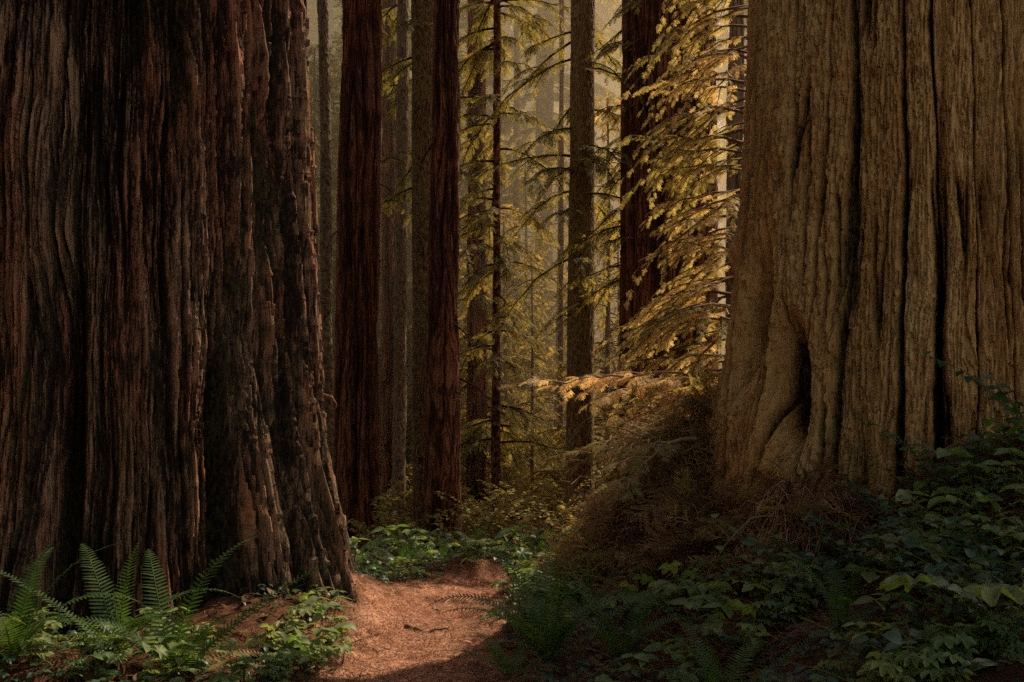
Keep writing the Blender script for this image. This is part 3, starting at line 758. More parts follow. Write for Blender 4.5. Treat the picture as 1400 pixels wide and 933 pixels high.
fern(556, 11.8, 'sunlit fern with upright fronds behind the path bend near the dark redwood', ring(9, 0), [0, 1, 4, 0, 1, 4, 0, 3, 4], 0.85)
fern(610, 13.2, 'pale sunlit fern below the reddish redwood', ring(8, 10), None, 0.7)
fern(1150, 5.0, 'dim fern under the leafy shrubs at the foot of the right bank', ring(7, 30), None, 0.6)
fern(800, 7.3, 'dim fern between the path fern and the brush heap', ring(8, 12), None, 0.65)
fern(905, 7.4, 'small dim fern in front of the brush heap', ring(7, 30), None, 0.55)
fern(650, 12.2, 'sunlit fern on the low mound where the path disappears', ring(8, 40), None, 0.7)
fern(735, 11.6, 'half-sunlit fern right of the mound where the path disappears', ring(8, 15), None, 0.65)
fern(690, 13.5, 'gold-tipped fern at the far side of the path', ring(7, 10), None, 0.6)
fern(985, 4.6, 'dark fern at the bottom edge of the view right of the middle', ring(7, 10), None, 0.6)

# ------------------------------------------------------------------ leaves
def ovate(w=0.32, curl=0.18, serr=0.0):
    tx = np.array([0, 0.08, 0.25, 0.45, 0.65, 0.85, 1.0]); tw = np.array([0.02, 0.55, 0.95, 1.0, 0.78, 0.38, 0.0]) * w
    k = len(tx); zc = -curl * tx ** 2
    tv = np.concatenate([np.stack([tx, tw, zc + 0.25 * tw], -1), np.stack([tx, 0 * tx, zc], -1), np.stack([tx, -tw, zc + 0.25 * tw], -1)])
    tf = np.array([[i, i + k, i + k + 1, i + 1] for i in range(k - 1)] + [[i + k, i + 2 * k, i + 2 * k + 1, i + k + 1] for i in range(k - 1)])
    return tv, tf
def palmate(lobes=5, depth=0.45, seed=0):
    r = np.random.default_rng(seed); pts = []
    n = lobes * 8; th = np.linspace(-2.5, 2.5, n + 1)
    lob = np.abs(np.cos((th / 5.0 + 0.5) * lobes * math.pi + (math.pi / 2)))
    rad = (1 - depth + depth * lob ** 0.8) * (1 - 0.13 * np.abs(th)) * (1 + 0.05 * np.sign(np.sin(th * 23)))
    V = [(0.35, 0, -0.02)]
    for a, q in zip(th, rad): V.append((0.35 + 0.62 * q * math.cos(a), 0.62 * q * math.sin(a), 0.07 * math.cos(2 * lobes * (a / 5.0 + 0.5) * math.pi) - 0.16 * q * q))
    V = np.array(V); Fc = np.array([[0, i, i + 1] for i in range(1, n + 1)] + [[0, n + 1, 1]])
    return V, Fc
LV = [ovate(0.30, 0.2), ovate(0.36, 0.35), ovate(0.27, 0.1)]
PM = [palmate(5, 0.4, 1), palmate(7, 0.45, 2), palmate(5, 0.3, 3)]

def shrub_data(seed, nst=5, H=0.55, leaf=0.09, lean=0.6, step=0.06, dens=1.0, mat='leaf'):
    r = np.random.default_rng(seed); sb = Bag(); lb = Bag()
    for s in range(nst):
        az = r.uniform(0, 6.28); L = H * r.uniform(0.7, 1.3); n = 10; t = np.linspace(0, 1, n)
        a = r.uniform(0.1, lean); out = L * (math.sin(a) * t + 0.35 * t ** 2); up = L * (math.cos(a) * t - 0.25 * t ** 2)
        P = np.stack([out * math.cos(az) + r.normal(0, .008, n), out * math.sin(az) + r.normal(0, .008, n), up], -1)
        v, f = tube(P, np.linspace(0.005, 0.0015, n), 5); sb.add(v, f, r.uniform(0.2, 0.8))
        k = max(4, int(L / step * dens)); tt = np.linspace(0.25, 1, k)
        q = tt * (n - 1); i = np.minimum(q.astype(int), n - 2); fr = (q - i)[:, None]; pos = P[i] * (1 - fr) + P[i + 1] * fr; tan = unit(P[i + 1] - P[i])
        side = unit(np.cross(tan, [0, 0, 1.0])) * np.where(np.arange(k) % 2, 1, -1)[:, None]
        ax = side + tan * r.uniform(0.2, 0.8, k)[:, None] + r.normal(0, 0.25, (k, 3)); nrm = np.array([0, 0, 1.0]) + r.normal(0, 0.35, (k, 3))
        sc = leaf * r.uniform(0.6, 1.25, k)
        w = r.integers(0, 3, k)
        for j in range(3):
            m = w == j
            if m.any(): v, f, aa = inst(LV[j][0], LV[j][1], frames(ax[m], nrm[m], sc[m]), pos[m], np.clip(r.normal(0.45, 0.25, m.sum()), 0, 1)); lb.add(v, f, aa)
    return sb.mesh('stem', M['stem']), lb.mesh('foliage', M[mat])

def herb_data(seed, nst=9, H=0.22, leaf=0.10, tri=True, tm=PM):
    """low herb: thin stalks each carrying one broad leaf or a whorl of three"""
    r = np.random.default_rng(seed); sb = Bag(); lb = Bag()
    for s in range(nst):
        az = r.uniform(0, 6.28); d = r.uniform(0, 0.8) * H; h = H * r.uniform(0.5, 1.25)
        P = np.array([[0.15 * d * math.cos(az), 0.15 * d * math.sin(az), -0.01], [0.5 * d * math.cos(az), 0.5 * d * math.sin(az), h * 0.6], [d * math.cos(az), d * math.sin(az), h]])
        v, f = tube(P, [0.0028, 0.002, 0.0015], 4); sb.add(v, f, r.uniform(0.2, 0.8))
        k = 3 if tri else 1; a0 = r.uniform(0, 6.28)
        for q in range(k):
            a = a0 + q * 2.094 + r.normal(0, 0.15); ax = np.array([[math.cos(a), math.sin(a), r.uniform(-0.25, 0.2)]]); nr = np.array([[r.normal(0, .25), r.normal(0, .25), 1.0]])
            tv, tf = tm[r.integers(0, len(tm))]
            v, f, aa = inst(tv, tf, frames(ax, nr, np.array([leaf * r.uniform(0.7, 1.25)])), P[-1:], np.clip(r.normal(0.5, 0.2, 1), 0, 1)); lb.add(v, f, aa)
    return sb.mesh('stem', M['stem']), lb.mesh('foliage', M['herb'])

SH = [shrub_data(s, 5, 0.42, 0.062, 0.8, 0.045) for s in (41, 42, 43)] + [shrub_data(44, 4, 0.6, 0.075, 0.6, 0.055), shrub_data(45, 7, 0.30, 0.05, 0.9, 0.035)]
UG = [shrub_data(s, 9, 0.5, 0.05, 1.0, 0.022, mat='under') for s in (46, 47, 48)]
HB = [herb_data(51, 10, 0.18, 0.075, True), herb_data(52, 9, 0.20, 0.11, False), herb_data(53, 12, 0.15, 0.065, True, LV), herb_data(54, 7, 0.24, 0.10, True, LV)]
HP = {}
def plant(kindset, k, name, cat, x, y, sc, label, group=None):
    key = (name, k); z = gz(x, y) - 0.01; rot = pl.uniform(0, 6.28)
    if key not in HP:
        t = thing(name, label, cat, (x, y, z), rot, group); t.scale = (sc,) * 3
        new_obj('stem', kindset[k][0], t); new_obj('foliage', kindset[k][1], t); HP[key] = t; return t
    t = dup(HP[key], (x, y, z), rot, sc, label); 
    if group: t['group'] = group
    elif 'group' in t: del t['group']
    return t
pl = np.random.default_rng(99)
def inside_giant(x, y):
    return math.hypot(x - GL[0], y - GL[1]) < 2.05 or math.hypot(x - GR[0], y - GR[1]) < 2.15

def scatter(n, pxr, dr, fn, avoid=0.5, tries=40):
    c = 0
    for _ in range(n * tries):
        if c >= n: break
        d = pl.uniform(*dr); px = pl.uniform(*pxr); x, y = at(px, d)
        if path_dist(x, y) < avoid or inside_giant(x, y) or (y < 9 and x > -0.6 and min(math.hypot((x - a) * 1.0, (y + 0.15 - b_) * 0.8) for a, b_ in FPOS) < 0.42): continue
        fn(x, y, px, d); c += 1

# foreground right: shrubs on the bank
scatter(60, (1090, 1440), (3.6, 6.4), lambda x, y, px, d: plant(SH, int(pl.integers(0, 5)), 'salal_shrub', 'shrub', x, y, pl.uniform(0.75, 1.2),
        'glossy dark-leaved shrub on the shaded bank below the right giant', 'glossy shrubs on the right bank'))
scatter(26, (960, 1200), (4.2, 7.2), lambda x, y, px, d: plant(SH, int(pl.integers(0, 5)), 'salal_shrub', 'shrub', x, y, pl.uniform(0.55, 0.85),
        'small dark-leaved shrub in the shade between the path ferns and the right bank', 'small shrubs right of the ferns'))
# low herbs right of the path
scatter(80, (690, 1100), (4.8, 9.6), lambda x, y, px, d: plant(HB, int(pl.integers(0, 4)), 'leafy_herb', 'plant', x, y, pl.uniform(0.8, 1.3),
        'low broad-leaved green herb in the shaded bed right of the path', 'herbs in the shaded bed right of the path'), 0.62)
scatter(44, (1040, 1420), (3.6, 6.4), lambda x, y, px, d: plant(HB, int(pl.integers(0, 4)), 'leafy_herb', 'plant', x, y, pl.uniform(0.8, 1.3),
        'low broad-leaved herb under the glossy shrubs of the right bank', 'herbs on the right bank'))
# left of the path
scatter(14, (395, 500), (5.5, 6.9), lambda x, y, px, d: plant(HB, int(pl.integers(0, 4)), 'leafy_herb', 'plant', x, y, pl.uniform(0.65, 0.95),
        'broad-leaved herb at the foot of the left giant beside the path', 'herbs between the left giant and the path'), 0.45)
scatter(40, (10, 430), (4.9, 6.0), lambda x, y, px, d: plant(HB, int(pl.integers(0, 4)), 'leafy_herb', 'plant', x, y, pl.uniform(0.6, 0.9),
        'small dark herb among the ferns below the left giant', 'herbs among the left ferns'), 0.5)
# sunlit plants around and behind the bend
scatter(70, (470, 800), (9.9, 16), lambda x, y, px, d: plant(HB, int(pl.integers(0, 4)), 'leafy_herb', 'plant', x, y, pl.uniform(1.0, 1.8),
        'sunlit broad-leaved herb behind the bend of the path', 'sunlit herbs behind the path bend'), 0.42)
scatter(16, (475, 560), (9.0, 12), lambda x, y, px, d: plant(SH, int(pl.integers(0, 5)), 'salal_shrub', 'shrub', x, y, pl.uniform(0.7, 1.1),
        'sunlit shrub beside the foot of the nearest dark redwood', 'sunlit shrubs left of the path bend'), 0.5)
scatter(40, (600, 1000), (9.5, 16), lambda x, y, px, d: plant(SH, int(pl.integers(0, 5)), 'salal_shrub', 'shrub', x, y, pl.uniform(0.8, 1.4),
        'half-lit shrub in the hollow between the path and the brush heap', 'shrubs in the hollow beyond the path'), 0.45)
scatter(110, (480, 900), (14.5, 30), lambda x, y, px, d: plant(UG, int(pl.integers(0, 3)), 'undergrowth_bush', 'shrub', x, y, pl.uniform(1.2, 2.6),
        'hazy golden shrub on the forest floor beyond the trunks', 'golden undergrowth shrubs among the far trunks'), 0.3)
# the one big-leaved plant at bottom right
x, y = at(1335, 4.1)
bm_ = herb_data(61, 5, 0.34, 0.24, False, [PM[1]])
t = thing('maple_seedling', 'seedling with very large lobed yellow-green leaves in the bottom right corner', 'plant', (x, y, gz(x, y) - 0.01), 1.0)
new_obj('stem', bm_[0], t); new_obj('foliage', bm_[1], t)

# ------------------------------------------------------------------ ground cover and litter (stuff)
def stuff(name, me, label, cat):
    o = new_obj(name, me); o['kind'] = 'stuff'; o['label'] = label; o['category'] = cat; return o

def scatter_pts(n, xr, yr, cond):
    out = []
    while sum(map(len, out)) < n:
        x = rng.uniform(*xr, n); y = rng.uniform(*yr, n); k = cond(x, y); out.append(np.stack([x[k], y[k]], -1))
    p = np.concatenate(out)[:n]; return np.column_stack([p, ground(p[:, 0], p[:, 1])])
def off_trunks(x, y): return (np.hypot(x - GL[0], y - GL[1]) > 1.75) & (np.hypot(x - GR[0], y - GR[1]) > 1.85)
rng = np.random.default_rng(17)
# small clover-like leaves
P = scatter_pts(9000, (-4.5, 6), (3.3, 16), lambda x, y: (path_dist(x, y) + 0.25 * gn(x * 1.5, y * 1.5, 8) > 0.62) & off_trunks(x, y) & (gn(x * 0.8, y * 0.8, 12) > -0.25) & (np.abs(x) < 0.56 * y + .3))
b = Bag()
n_ = len(P); T = P + np.column_stack([rng.normal(0, 0.01, (n_, 2)), rng.uniform(0.02, 0.10, n_)])
for q in range(3):
    a = rng.random(n_) * 0.6 + q * 2.094 + T[:, 0] * 50
    ax = np.stack([np.cos(a), np.sin(a), rng.uniform(-0.3, 0.2, n_)], -1)
    v, f, aa = inst(LV[1][0], LV[1][1], frames(ax, np.array([0, 0, 1.0]) + rng.normal(0, 0.2, (n_, 3)), rng.uniform(0.022, 0.05, n_)), T, np.clip(rng.normal(0.5, 0.22, n_), 0, 1)); b.add(v, f, aa)
stuff('ground_cover', b.mesh('ground_cover', M['leaf']), 'small three-part green leaves carpeting the forest floor', 'ground cover')
# needle and twig litter
b = Bag()
tv = np.array([[0, -1, 0], [0, 1, 0], [0.5, 0.9, 0.05], [0.5, -0.9, 0.05], [1, 0.3, 0], [1, -0.3, 0]], float); tf = np.array([[0, 1, 2, 3], [3, 2, 4, 5]])
def strew(n, xr, yr, cond, l0, l1, w, lift, var0, var1):
    P = scatter_pts(n, xr, yr, cond); a = rng.random(n) * 6.28; l = rng.uniform(l0, l1, n)
    ax = np.stack([np.cos(a), np.sin(a), rng.normal(0, 0.18, n)], -1)
    Mx = frames(ax, np.array([0, 0, 1.0]) + rng.normal(0, 0.16, (n, 3)), np.stack([l, np.full(n, w), l], -1))
    v, f, aa = inst(tv, tf, Mx, P + np.column_stack([0 * l, 0 * l, rng.uniform(0.001, lift, n)]), rng.uniform(var0, var1, n)); b.add(v, f, aa)
vis = lambda x, y: off_trunks(x, y) & (np.abs(x) < 0.56 * y + .3)
onp = lambda x, y: (path_dist(x, y) < 0.75)
strew(60000, (-2.0, 1.2), (5, 12), onp, 0.02, 0.075, 0.0018, 0.010, 0.1, 1)
strew(60000, (-4.5, 6), (3.3, 16), vis, 0.03, 0.12, 0.0022, 0.03, 0, 0.5)  # off-path needles darker in colour, standing in for missing shade
strew(26000, (0.9, 4.2), (5.0, 9.5), vis, 0.06, 0.22, 0.002, 0.05, 0.0, 0.7)
strew(700, (-2.2, 1.5), (4.8, 12), onp, 0.06, 0.25, 0.004, 0.012, 0.0, 0.25)
strew(500, (-2.2, 1.5), (4.8, 12), onp, 0.04, 0.12, 0.006, 0.012, 0.6, 1)
stuff('needle_litter', b.mesh('needle_litter', M['litter']), 'reddish-brown fallen needles and twiglets covering the path and forest floor', 'litter')
# fallen sprays
b = Bag(); P = scatter_pts(1500, (-4, 5), (4, 13), lambda x, y: vis(x, y) & (path_dist(x, y) > 0.35))
n_ = len(P); a = rng.random(n_) * 6.28
ax = np.stack([np.cos(a), np.sin(a), rng.normal(0, 0.15, n_)], -1)
add_sprays(b, SPF[:1], P + [0, 0, 0.02], ax, np.array([0, 0, 1.0]) + rng.normal(0, 0.2, (n_, 3)), rng.uniform(0.1, 0.25, n_), rng.uniform(0, 0.8, n_))
stuff('fallen_sprays', b.mesh('fallen_sprays', M['dead'], False), 'small dead redwood sprays lying on the forest floor', 'litter')
b = Bag(); P = scatter_pts(520, (-3.5, 5.5), (3.6, 9), lambda x, y: vis(x, y) & ((path_dist(x, y) > 0.6)))
n_ = len(P); a = rng.random(n_) * 6.28; ax = np.stack([np.cos(a), np.sin(a), rng.normal(0, 0.25, n_)], -1)
tv2, tf2 = ovate(0.33, -0.35)
v, f, aa = inst(tv2, tf2, frames(ax, np.array([0, 0, 1.0]) + rng.normal(0, 0.4, (n_, 3)), rng.uniform(0.05, 0.11, n_)), P + [0, 0, 0.02], rng.random(n_)); b.add(v, f, aa)
stuff('fallen_leaves', b.mesh('fallen_leaves', M['deadleaf']), 'curled tan fallen leaves scattered on the bank and bed', 'litter')

# ------------------------------------------------------------------ brush heap
def heap_z(x, y):  # mound profile of the brush heap above ground
    return 1.38 * np.exp(-((x - 1.55) ** 2 / 0.36 + (y - 8.9) ** 2 / 0.95)) + 0.50 * np.exp(-((x - 1.85) ** 2 / 0.12 + (y - 6.9) ** 2 / 0.25)) + 0.30 * np.exp(-((x - 1.0) ** 2 / 0.2 + (y - 9.0) ** 2 / 0.5))
def build_heap():
    global rng
    rng = np.random.default_rng(4)
    t = thing('brush_heap', 'tangled heap of dead redwood branches and drooping sprays against the foot of the right giant', 'brush heap', (1.55, 8.9, gz(1.55, 8.9)))
    o = np.array(t.location)
    # earthy core
    xs = np.linspace(0.3, 2.9, 90); ys = np.linspace(6.1, 11.0, 100); X, Y = np.meshgrid(xs, ys)
    Z = ground(X, Y) + heap_z(X, Y) * (0.84 + 0.25 * gn(X * 4, Y * 4, 3) + 0.1 * gn(X * 14, Y * 14, 5)) - 0.05
    v = np.stack([X, Y, Z], -1).reshape(-1, 3) - o; i = np.arange(99)[:, None] * 90; j = np.arange(89)[None]
    f = np.stack([i + j, i + j + 1, i + 91 + j, i + 90 + j], -1).reshape(-1, 4)
    new_obj('core', mesh_np('core', v, f, plain_mat('heap_duff', [(0.2, (0.012, 0.007, 0.005)), (0.6, (0.06, 0.028, 0.016)), (1, (0.11, 0.06, 0.03))], 25, 0.95, 0.03), np.full(len(v), 0.3)), t)
    n = 2300; x = rng.uniform(0.5, 2.6, n * 3); y = rng.uniform(6.3, 10.6, n * 3); k = heap_z(x, y) > 0.12; x = x[k][:n]; y = y[k][:n]; n = len(x)
    z = ground(x, y) + heap_z(x, y) * (1 + 0.22 * gn(x * 4, y * 4, 3)) + rng.uniform(-0.06, 0.10, n)
    e = 0.05; gx = (heap_z(x + e, y) - heap_z(x - e, y)) / (2 * e); gy = (heap_z(x, y + e) - heap_z(x, y - e)) / (2 * e)
    dn = np.stack([-gx, -gy, -(gx ** 2 + gy ** 2)], -1); nr = np.stack([-gx, -gy, np.ones(n)], -1)
    ax = unit(dn + 1e-3) + rng.normal(0, 0.55, (n, 3)) + unit(nr) * rng.uniform(0.0, 0.5, n)[:, None]
    b = Bag(); add_sprays(b, [SPB[0], SPB[1], SPB[2], SPF[0]], np.stack([x, y, z], -1) - o, ax, unit(nr) + rng.normal(0, 0.35, (n, 3)), rng.uniform(0.22, 0.58, n), np.clip(rng.normal(0.45 + 0.25 * np.clip((1.8 - x), -1, 1), 0.2, n) + 0.45 * gn(x * 3.1, y * 3.1, 44), 0, 1))
    new_obj('dead_spray', b.mesh('dead_spray', M['dead'], False), t)
    n2 = 420; q = rng.integers(0, len(x), n2)
    b = Bag(); add_sprays(b, SPF, np.stack([x[q], y[q], z[q] + rng.uniform(0, 0.1, n2)], -1) - o, ax[q] * [1, 1, 0.5] + rng.normal(0, 0.3, (n2, 3)), nr[q] + rng.normal(0, 0.3, (n2, 3)), rng.uniform(0.2, 0.42, n2), rng.uniform(0.1, 0.75, n2))
    new_obj('green_spray', b.mesh('green_spray', M['lit'], False), t)
    # arching wiry strands
    b = Bag()
    for q in range(620):
        x = rng.uniform(0.6, 2.6); y = rng.uniform(6.5, 10.2)
        h = float(heap_z(np.array(x), np.array(y)))
        if h < 0.15: continue
        z = gz(x, y) + h + rng.uniform(-0.02, 0.08); az = rng.uniform(0, 6.28); L = rng.uniform(0.2, 0.85)
        Pq = branch_path((x, y, z), az, L, rng.uniform(-0.2, 0.8), rng.uniform(0.5, 1.8), 8, 0.05) - o
        v, f = tube(Pq, np.linspace(rng.uniform(0.003, 0.010), 0.002, 8), 3); b.add(v, f, rng.random())
    new_obj('wiry_twig', b.mesh('wiry_twig', M['twig']), t)
    for q in range(46):
        x = rng.uniform(0.9, 2.2); y = rng.uniform(7.6, 10.0); z = gz(x, y) + float(heap_z(np.array(x), np.array(y))) - 0.05
        Pq = branch_path((x, y, z), rng.uniform(1.8, 5.0), rng.uniform(0.4, 0.95), rng.uniform(0.2, 1.0), rng.uniform(0.4, 1.3), 12, 0.07) - o
        b = Bag(); v, f = tube(Pq, np.linspace(rng.uniform(0.006, 0.012), 0.002, 12), 5); b.add(v, f, rng.uniform(0.4, 1)); new_obj('dead_branch', b.mesh('dead_branch', M['twig']), t)
    # hanging fringe of reddish strands over the bank edge
    b = Bag()
    for q in range(480):
        x = rng.normal(1.92, 0.22); y = rng.normal(6.75, 0.2); z = gz(x, y) + float(heap_z(np.array(x), np.array(y))) + rng.uniform(0, 0.12)
        L = rng.uniform(0.15, 0.42); az = rng.normal(4.4, 0.8)
        Pq = branch_path((x, y, z), az, L, rng.uniform(0, 0.3), rng.uniform(0.9, 1.6), 7, 0.04) - o
        v, f = tube(Pq, np.linspace(0.005, 0.002, 7), 3); b.add(v, f, rng.random())
    new_obj('hanging_strand', b.mesh('hanging_strand', M['litter']), t)
build_heap()

def leafy_limb(name, label, p0, az, L, up, droop, size, dens, mat, varc, r0=0.018, sub=6, seed=1, cat='branch'):
    global rng
    rng = np.random.default_rng(seed)
    t = thing(name, label, cat, p0); tb = Bag(); cb = Bag()
    P = branch_path((0, 0, 0), az, L, up, droop, 12, 0.05)
    v, f = tube(P, np.linspace(r0, 0.003, 12), 6); tb.add(v, f, 0.8)
    dress_branch(P, L, cb, SPF, size, dens, varc, start=0.2)
    for s in range(sub):
        ii = rng.integers(3, 11); P2 = branch_path(P[ii], az + rng.choice([-1, 1]) * rng.uniform(0.3, 1.0), L * rng.uniform(0.25, 0.5), rng.uniform(-.1, .3), 0.3, 8, 0.05)
        v, f = tube(P2, np.linspace(r0 * 0.5, 0.002, 8), 4); tb.add(v, f, 0.8); dress_branch(P2, L * 0.4, cb, SPF, size * 0.8, dens, varc, start=0.2)
    new_obj('limb', tb.mesh('limb', M['twig']), t); new_obj('foliage', cb.mesh('foliage', M[mat], False), t)
def pt(px, py, d): return ((px - 700) / F * d, d, CAMZ + (HZ - py) / F * d)
leafy_limb('fallen_branch', 'pale sunlit branch reaching left from the top of the brush heap', pt(935, 510, 10.2), R_(172), 1.35, 0.02, 0.12, 0.22, 16, 'gold', 0.85, seed=2)
leafy_limb('fallen_branch', 'sunlit branch lying along the crest of the brush heap', pt(955, 520, 10.3), R_(200), 0.9, 0.15, 0.3, 0.22, 16, 'gold', 0.7, seed=3)
leafy_limb('fallen_branch', 'bare-tipped branch hanging down the left flank of the brush heap', pt(890, 590, 9.3), R_(185), 0.7, 0.05, 0.5, 0.2, 14, 'dead', 0.95, seed=5)
leafy_limb('fallen_branch', 'dark needled branch on the front of the brush heap', pt(950, 600, 8.2), R_(215), 0.8, 0.1, 0.6, 0.22, 14, 'dead', 0.9, seed=6)

# ------------------------------------------------------------------ small single things
def stick(label, pts, r, mat='twig', name='fallen_stick'):
    o = new_obj(name, None) if False else None
    P = np.array(pts, float); b = Bag(); 
    t = np.linspace(0, 1, 14); s = np.linspace(0, 1, len(P))
    Q = np.stack([np.interp(t, s, P[:, k]) for k in range(3)], -1); c = Q[0].copy()
    Q = Q + np.random.default_rng(int(abs(P[0, 0]) * 1000)).normal(0, r * 0.6, Q.shape)
    v, f = tube(Q - c, np.linspace(r, r * 0.35, 14), 7); b.add(v, f, 0.5)
    o = new_obj(name, b.mesh(name, M[mat])); o.location = c; o['label'] = label; o['category'] = 'stick'; return o
def gp(px, py_d, lift=0.02):
    x, y = at(px, py_d); return (x, y, gz(x, y) + lift)
stick('thin dark stick lying across the sunlit part of the path', [gp(556, 7.35), gp(585, 7.15), gp(612, 7.2)], 0.018)
stick('small curved twig lying higher on the path near the bend', [gp(592, 8.3), gp(600, 8.1), gp(606, 8.2)], 0.009)
stick('pale stick leaning in the sunlit herbs left of the path', [gp(505, 10.2, 0.35), gp(530, 9.9, 0.2), gp(552, 9.7, 0.03)], 0.014)
stick('long thin branch lying in the shade at the bottom right', [gp(1190, 4.3, 0.12), gp(1290, 4.25, 0.16), gp(1400, 4.2, 0.08)], 0.008)
stick('dark fallen branch crossing the bank behind the big lobed leaves', [gp(1250, 6.4, 0.25), gp(1330, 6.2, 0.2), gp(1410, 6.0, 0.12)], 0.018)

# fallen log behind the path
def log(label, a, b_, r, mat):
    a = np.array(a); b_ = np.array(b_); n = 60; t = np.linspace(0, 1, n)[:, None]; P = a + (b_ - a) * t
    d = unit((b_ - a)[None])[0]; A = unit(np.cross(d, [0, 0, 1.0])[None])[0]; B = np.cross(d, A)
    U, T = np.meshgrid(np.arange(72) / 72, np.linspace(0, 1, n)); Lg = np.linalg.norm(b_ - a)
    h, c = bark_height(U, T * Lg * 1.0, 2 * np.pi * r, 'furrowed', 88); rr = r * (1 - 0.25 * T) + h * 0.7 - 0.03
    th = U * 2 * np.pi; v = (P[:, None] - a) + A * (np.cos(th) * rr)[..., None] + B * (np.sin(th) * rr)[..., None]
    i = np.arange(n - 1)[:, None] * 72; j = np.arange(72)[None]; k = (j + 1) % 72
    f = np.stack([i + j, i + k, i + 72 + k, i + 72 + j], -1).reshape(-1, 4)
    V = v.reshape(-1, 3); caps = np.array([[(len(V)), q, (q + 1) % 72] for q in range(72)]); V = np.vstack([V, [[0, 0, 0]], [(b_ - a)]])
    cap2 = np.array([[len(V) - 1, (n - 1) * 72 + (q + 1) % 72, (n - 1) * 72 + q] for q in range(72)])
    o = new_obj('fallen_log', mesh_np('fallen_log', V, [f, caps, cap2], M[mat], np.concatenate([c.ravel(), [0.2, 0.2]]))); o.location = a
    o['label'] = label; o['category'] = 'log'
log('short reddish fallen log half hidden by plants at the foot of the brush heap', gp(800, 12.3, 0.10), gp(880, 11.6, 0.12), 0.16, 'bark_red')

# moss tuft high on the left giant, splinter on its right edge
rng = np.random.default_rng(8)
b = Bag(); n_ = 700
cth = 1.13 + rng.normal(0, 0.02, n_); cz = rng.normal(4.78, 0.07, n_)
rr = 1.52 + rng.uniform(0, 0.03, n_)
Pm = np.stack([np.sin(cth) * rr, -np.cos(cth) * rr, cz], -1)
ax = np.stack([np.sin(cth), -np.cos(cth), rng.normal(-0.2, 0.6, n_)], -1) + rng.normal(0, 0.4, (n_, 3))
v, f, aa = inst(tv, tf, frames(ax, rng.normal(0, 1, (n_, 3)), np.stack([rng.uniform(.02, .05, n_), np.full(n_, 0.003), rng.uniform(.02, .05, n_)], -1)), Pm, rng.random(n_)); b.add(v, f, aa)
new_obj('moss', b.mesh('moss', M['moss']), tL)
b = Bag()
v, f = tube(np.array([[1.55, 0.05, 1.56], [1.68, -0.02, 1.62], [1.76, -0.04, 1.60], [1.80, -0.05, 1.54], [1.79, -0.05, 1.49]]), [0.02, 0.014, 0.010, 0.006, 0.002], 5); b.add(v, f, 0.9)
new_obj('splinter', b.mesh('splinter', M['bark_left']), tL)

# ------------------------------------------------------------------ unseen conifers added off-frame to block sun and skylight
offs = [(-6.0, -3.5, 0, 0.9), (9.4, 11.0, 0, 1.0), (-6.8, 1.0, 1, 0.8), (-8.0, 6.5, 3, 0.9), (7.6, 9.4, 2, 1.0), (-14, 14, 3, 1.2), (-9, -3, 3, 1.2), (-4, -7, 1, 1.1), (-12, 4, 1, 1.2), (-16, 24, 3, 1.2)]
for (x, y, kd, sc) in offs:
    bg_tree(kd, x, y, sc, rb.uniform(0, 6.28), 'unseen tall conifer added outside the view to block light', 'added light-blocking conifers outside the view')

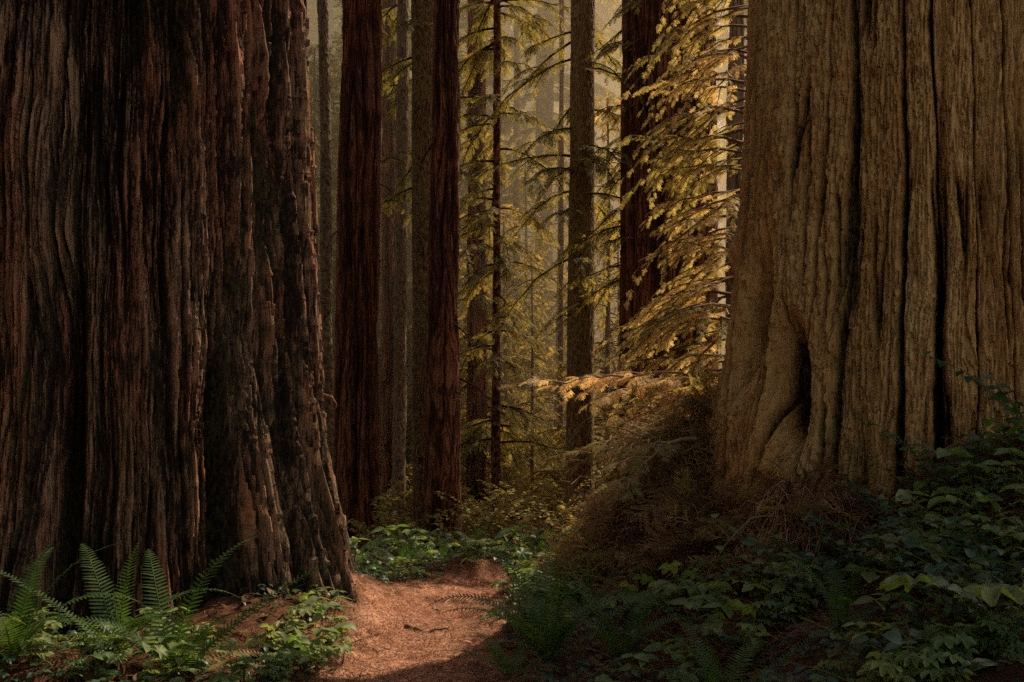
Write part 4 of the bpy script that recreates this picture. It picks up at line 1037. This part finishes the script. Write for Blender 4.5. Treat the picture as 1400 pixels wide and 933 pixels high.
# ------------------------------------------------------------------ haze
def haze():
    z0, z1 = -3, 19
    poly = [(-50, 22.5), (4.2, 22.5), (36, 125), (-70, 125)]
    v = np.array([[x, y, z] for z in (z0, z1) for x, y in poly], float)
    f = np.array([[3, 2, 1, 0], [4, 5, 6, 7], [0, 1, 5, 4], [1, 2, 6, 5], [2, 3, 7, 6], [3, 0, 4, 7]])
    m, nt, N, L = newmat('haze'); out = N.new('ShaderNodeOutputMaterial')
    s = N.new('ShaderNodeVolumePrincipled')
    s.inputs['Color'].default_value = (1.0, 0.82, 0.57, 1); s.inputs['Density'].default_value = 0.018; s.inputs['Anisotropy'].default_value = 0.45
    L.new(s.outputs[0], out.inputs['Volume'])
    o = new_obj('haze', mesh_np('haze', v, f, m, np.zeros(8), False)); o['kind'] = 'structure'
haze()

# ------------------------------------------------------------------ light, sky, camera
AZ = R_(46); EL = R_(45)       # direction to the sun: azimuth measured from +X towards +Y
sd = np.array([math.cos(EL) * math.cos(AZ), math.cos(EL) * math.sin(AZ), math.sin(EL)])
from mathutils import Vector
sun = bpy.data.lights.new('sun', 'SUN'); sun.energy = 5.0; sun.angle = R_(0.6); sun.color = (1.0, 0.83, 0.57)
so = bpy.data.objects.new('sun', sun); COL.objects.link(so); so.location = (20, 30, 30)
so.rotation_euler = Vector(sd).to_track_quat('Z', 'Y').to_euler()
w = bpy.data.worlds.new('World'); SC.world = w; w.use_nodes = True
nt = w.node_tree; N = nt.nodes; L = nt.links; N.clear()
sk = N.new('ShaderNodeTexSky'); sk.sky_type = 'NISHITA'; sk.sun_disc = False; sk.sun_elevation = EL; sk.sun_rotation = R_(90) - AZ
bg = N.new('ShaderNodeBackground'); bg.inputs['Strength'].default_value = 0.15
tint = mixc(N, L, 1.0, sk.outputs[0], (1.62, 1.14, 0.74), 'MULTIPLY')
L.new(tint, bg.inputs['Color']); wo = N.new('ShaderNodeOutputWorld'); L.new(bg.outputs[0], wo.inputs[0])

cam = bpy.data.cameras.new('camera'); co = bpy.data.objects.new('camera', cam); COL.objects.link(co)
co.location = (0, 0, CAMZ); co.rotation_euler = (R_(90), 0, 0)
cam.sensor_width = 36; cam.lens = 35.0; cam.shift_y = (HZ - 466.5) / 1400; cam.clip_end = 1000; cam.clip_start = 0.05
SC.camera = co
SC.view_settings.view_transform = 'Standard'; SC.view_settings.look = 'None'; SC.view_settings.exposure = 0; SC.view_settings.gamma = 1
cy = SC.cycles
cy.max_bounces = 5; cy.diffuse_bounces = 3; cy.glossy_bounces = 2; cy.transmission_bounces = 4; cy.volume_bounces = 0; cy.transparent_max_bounces = 4
cy.use_denoising = False
try: cy.denoiser = 'OPENIMAGEDENOISE'
except Exception: pass
cy.sample_clamp_indirect = 4
cy.use_adaptive_sampling = True; cy.adaptive_threshold = 0.02
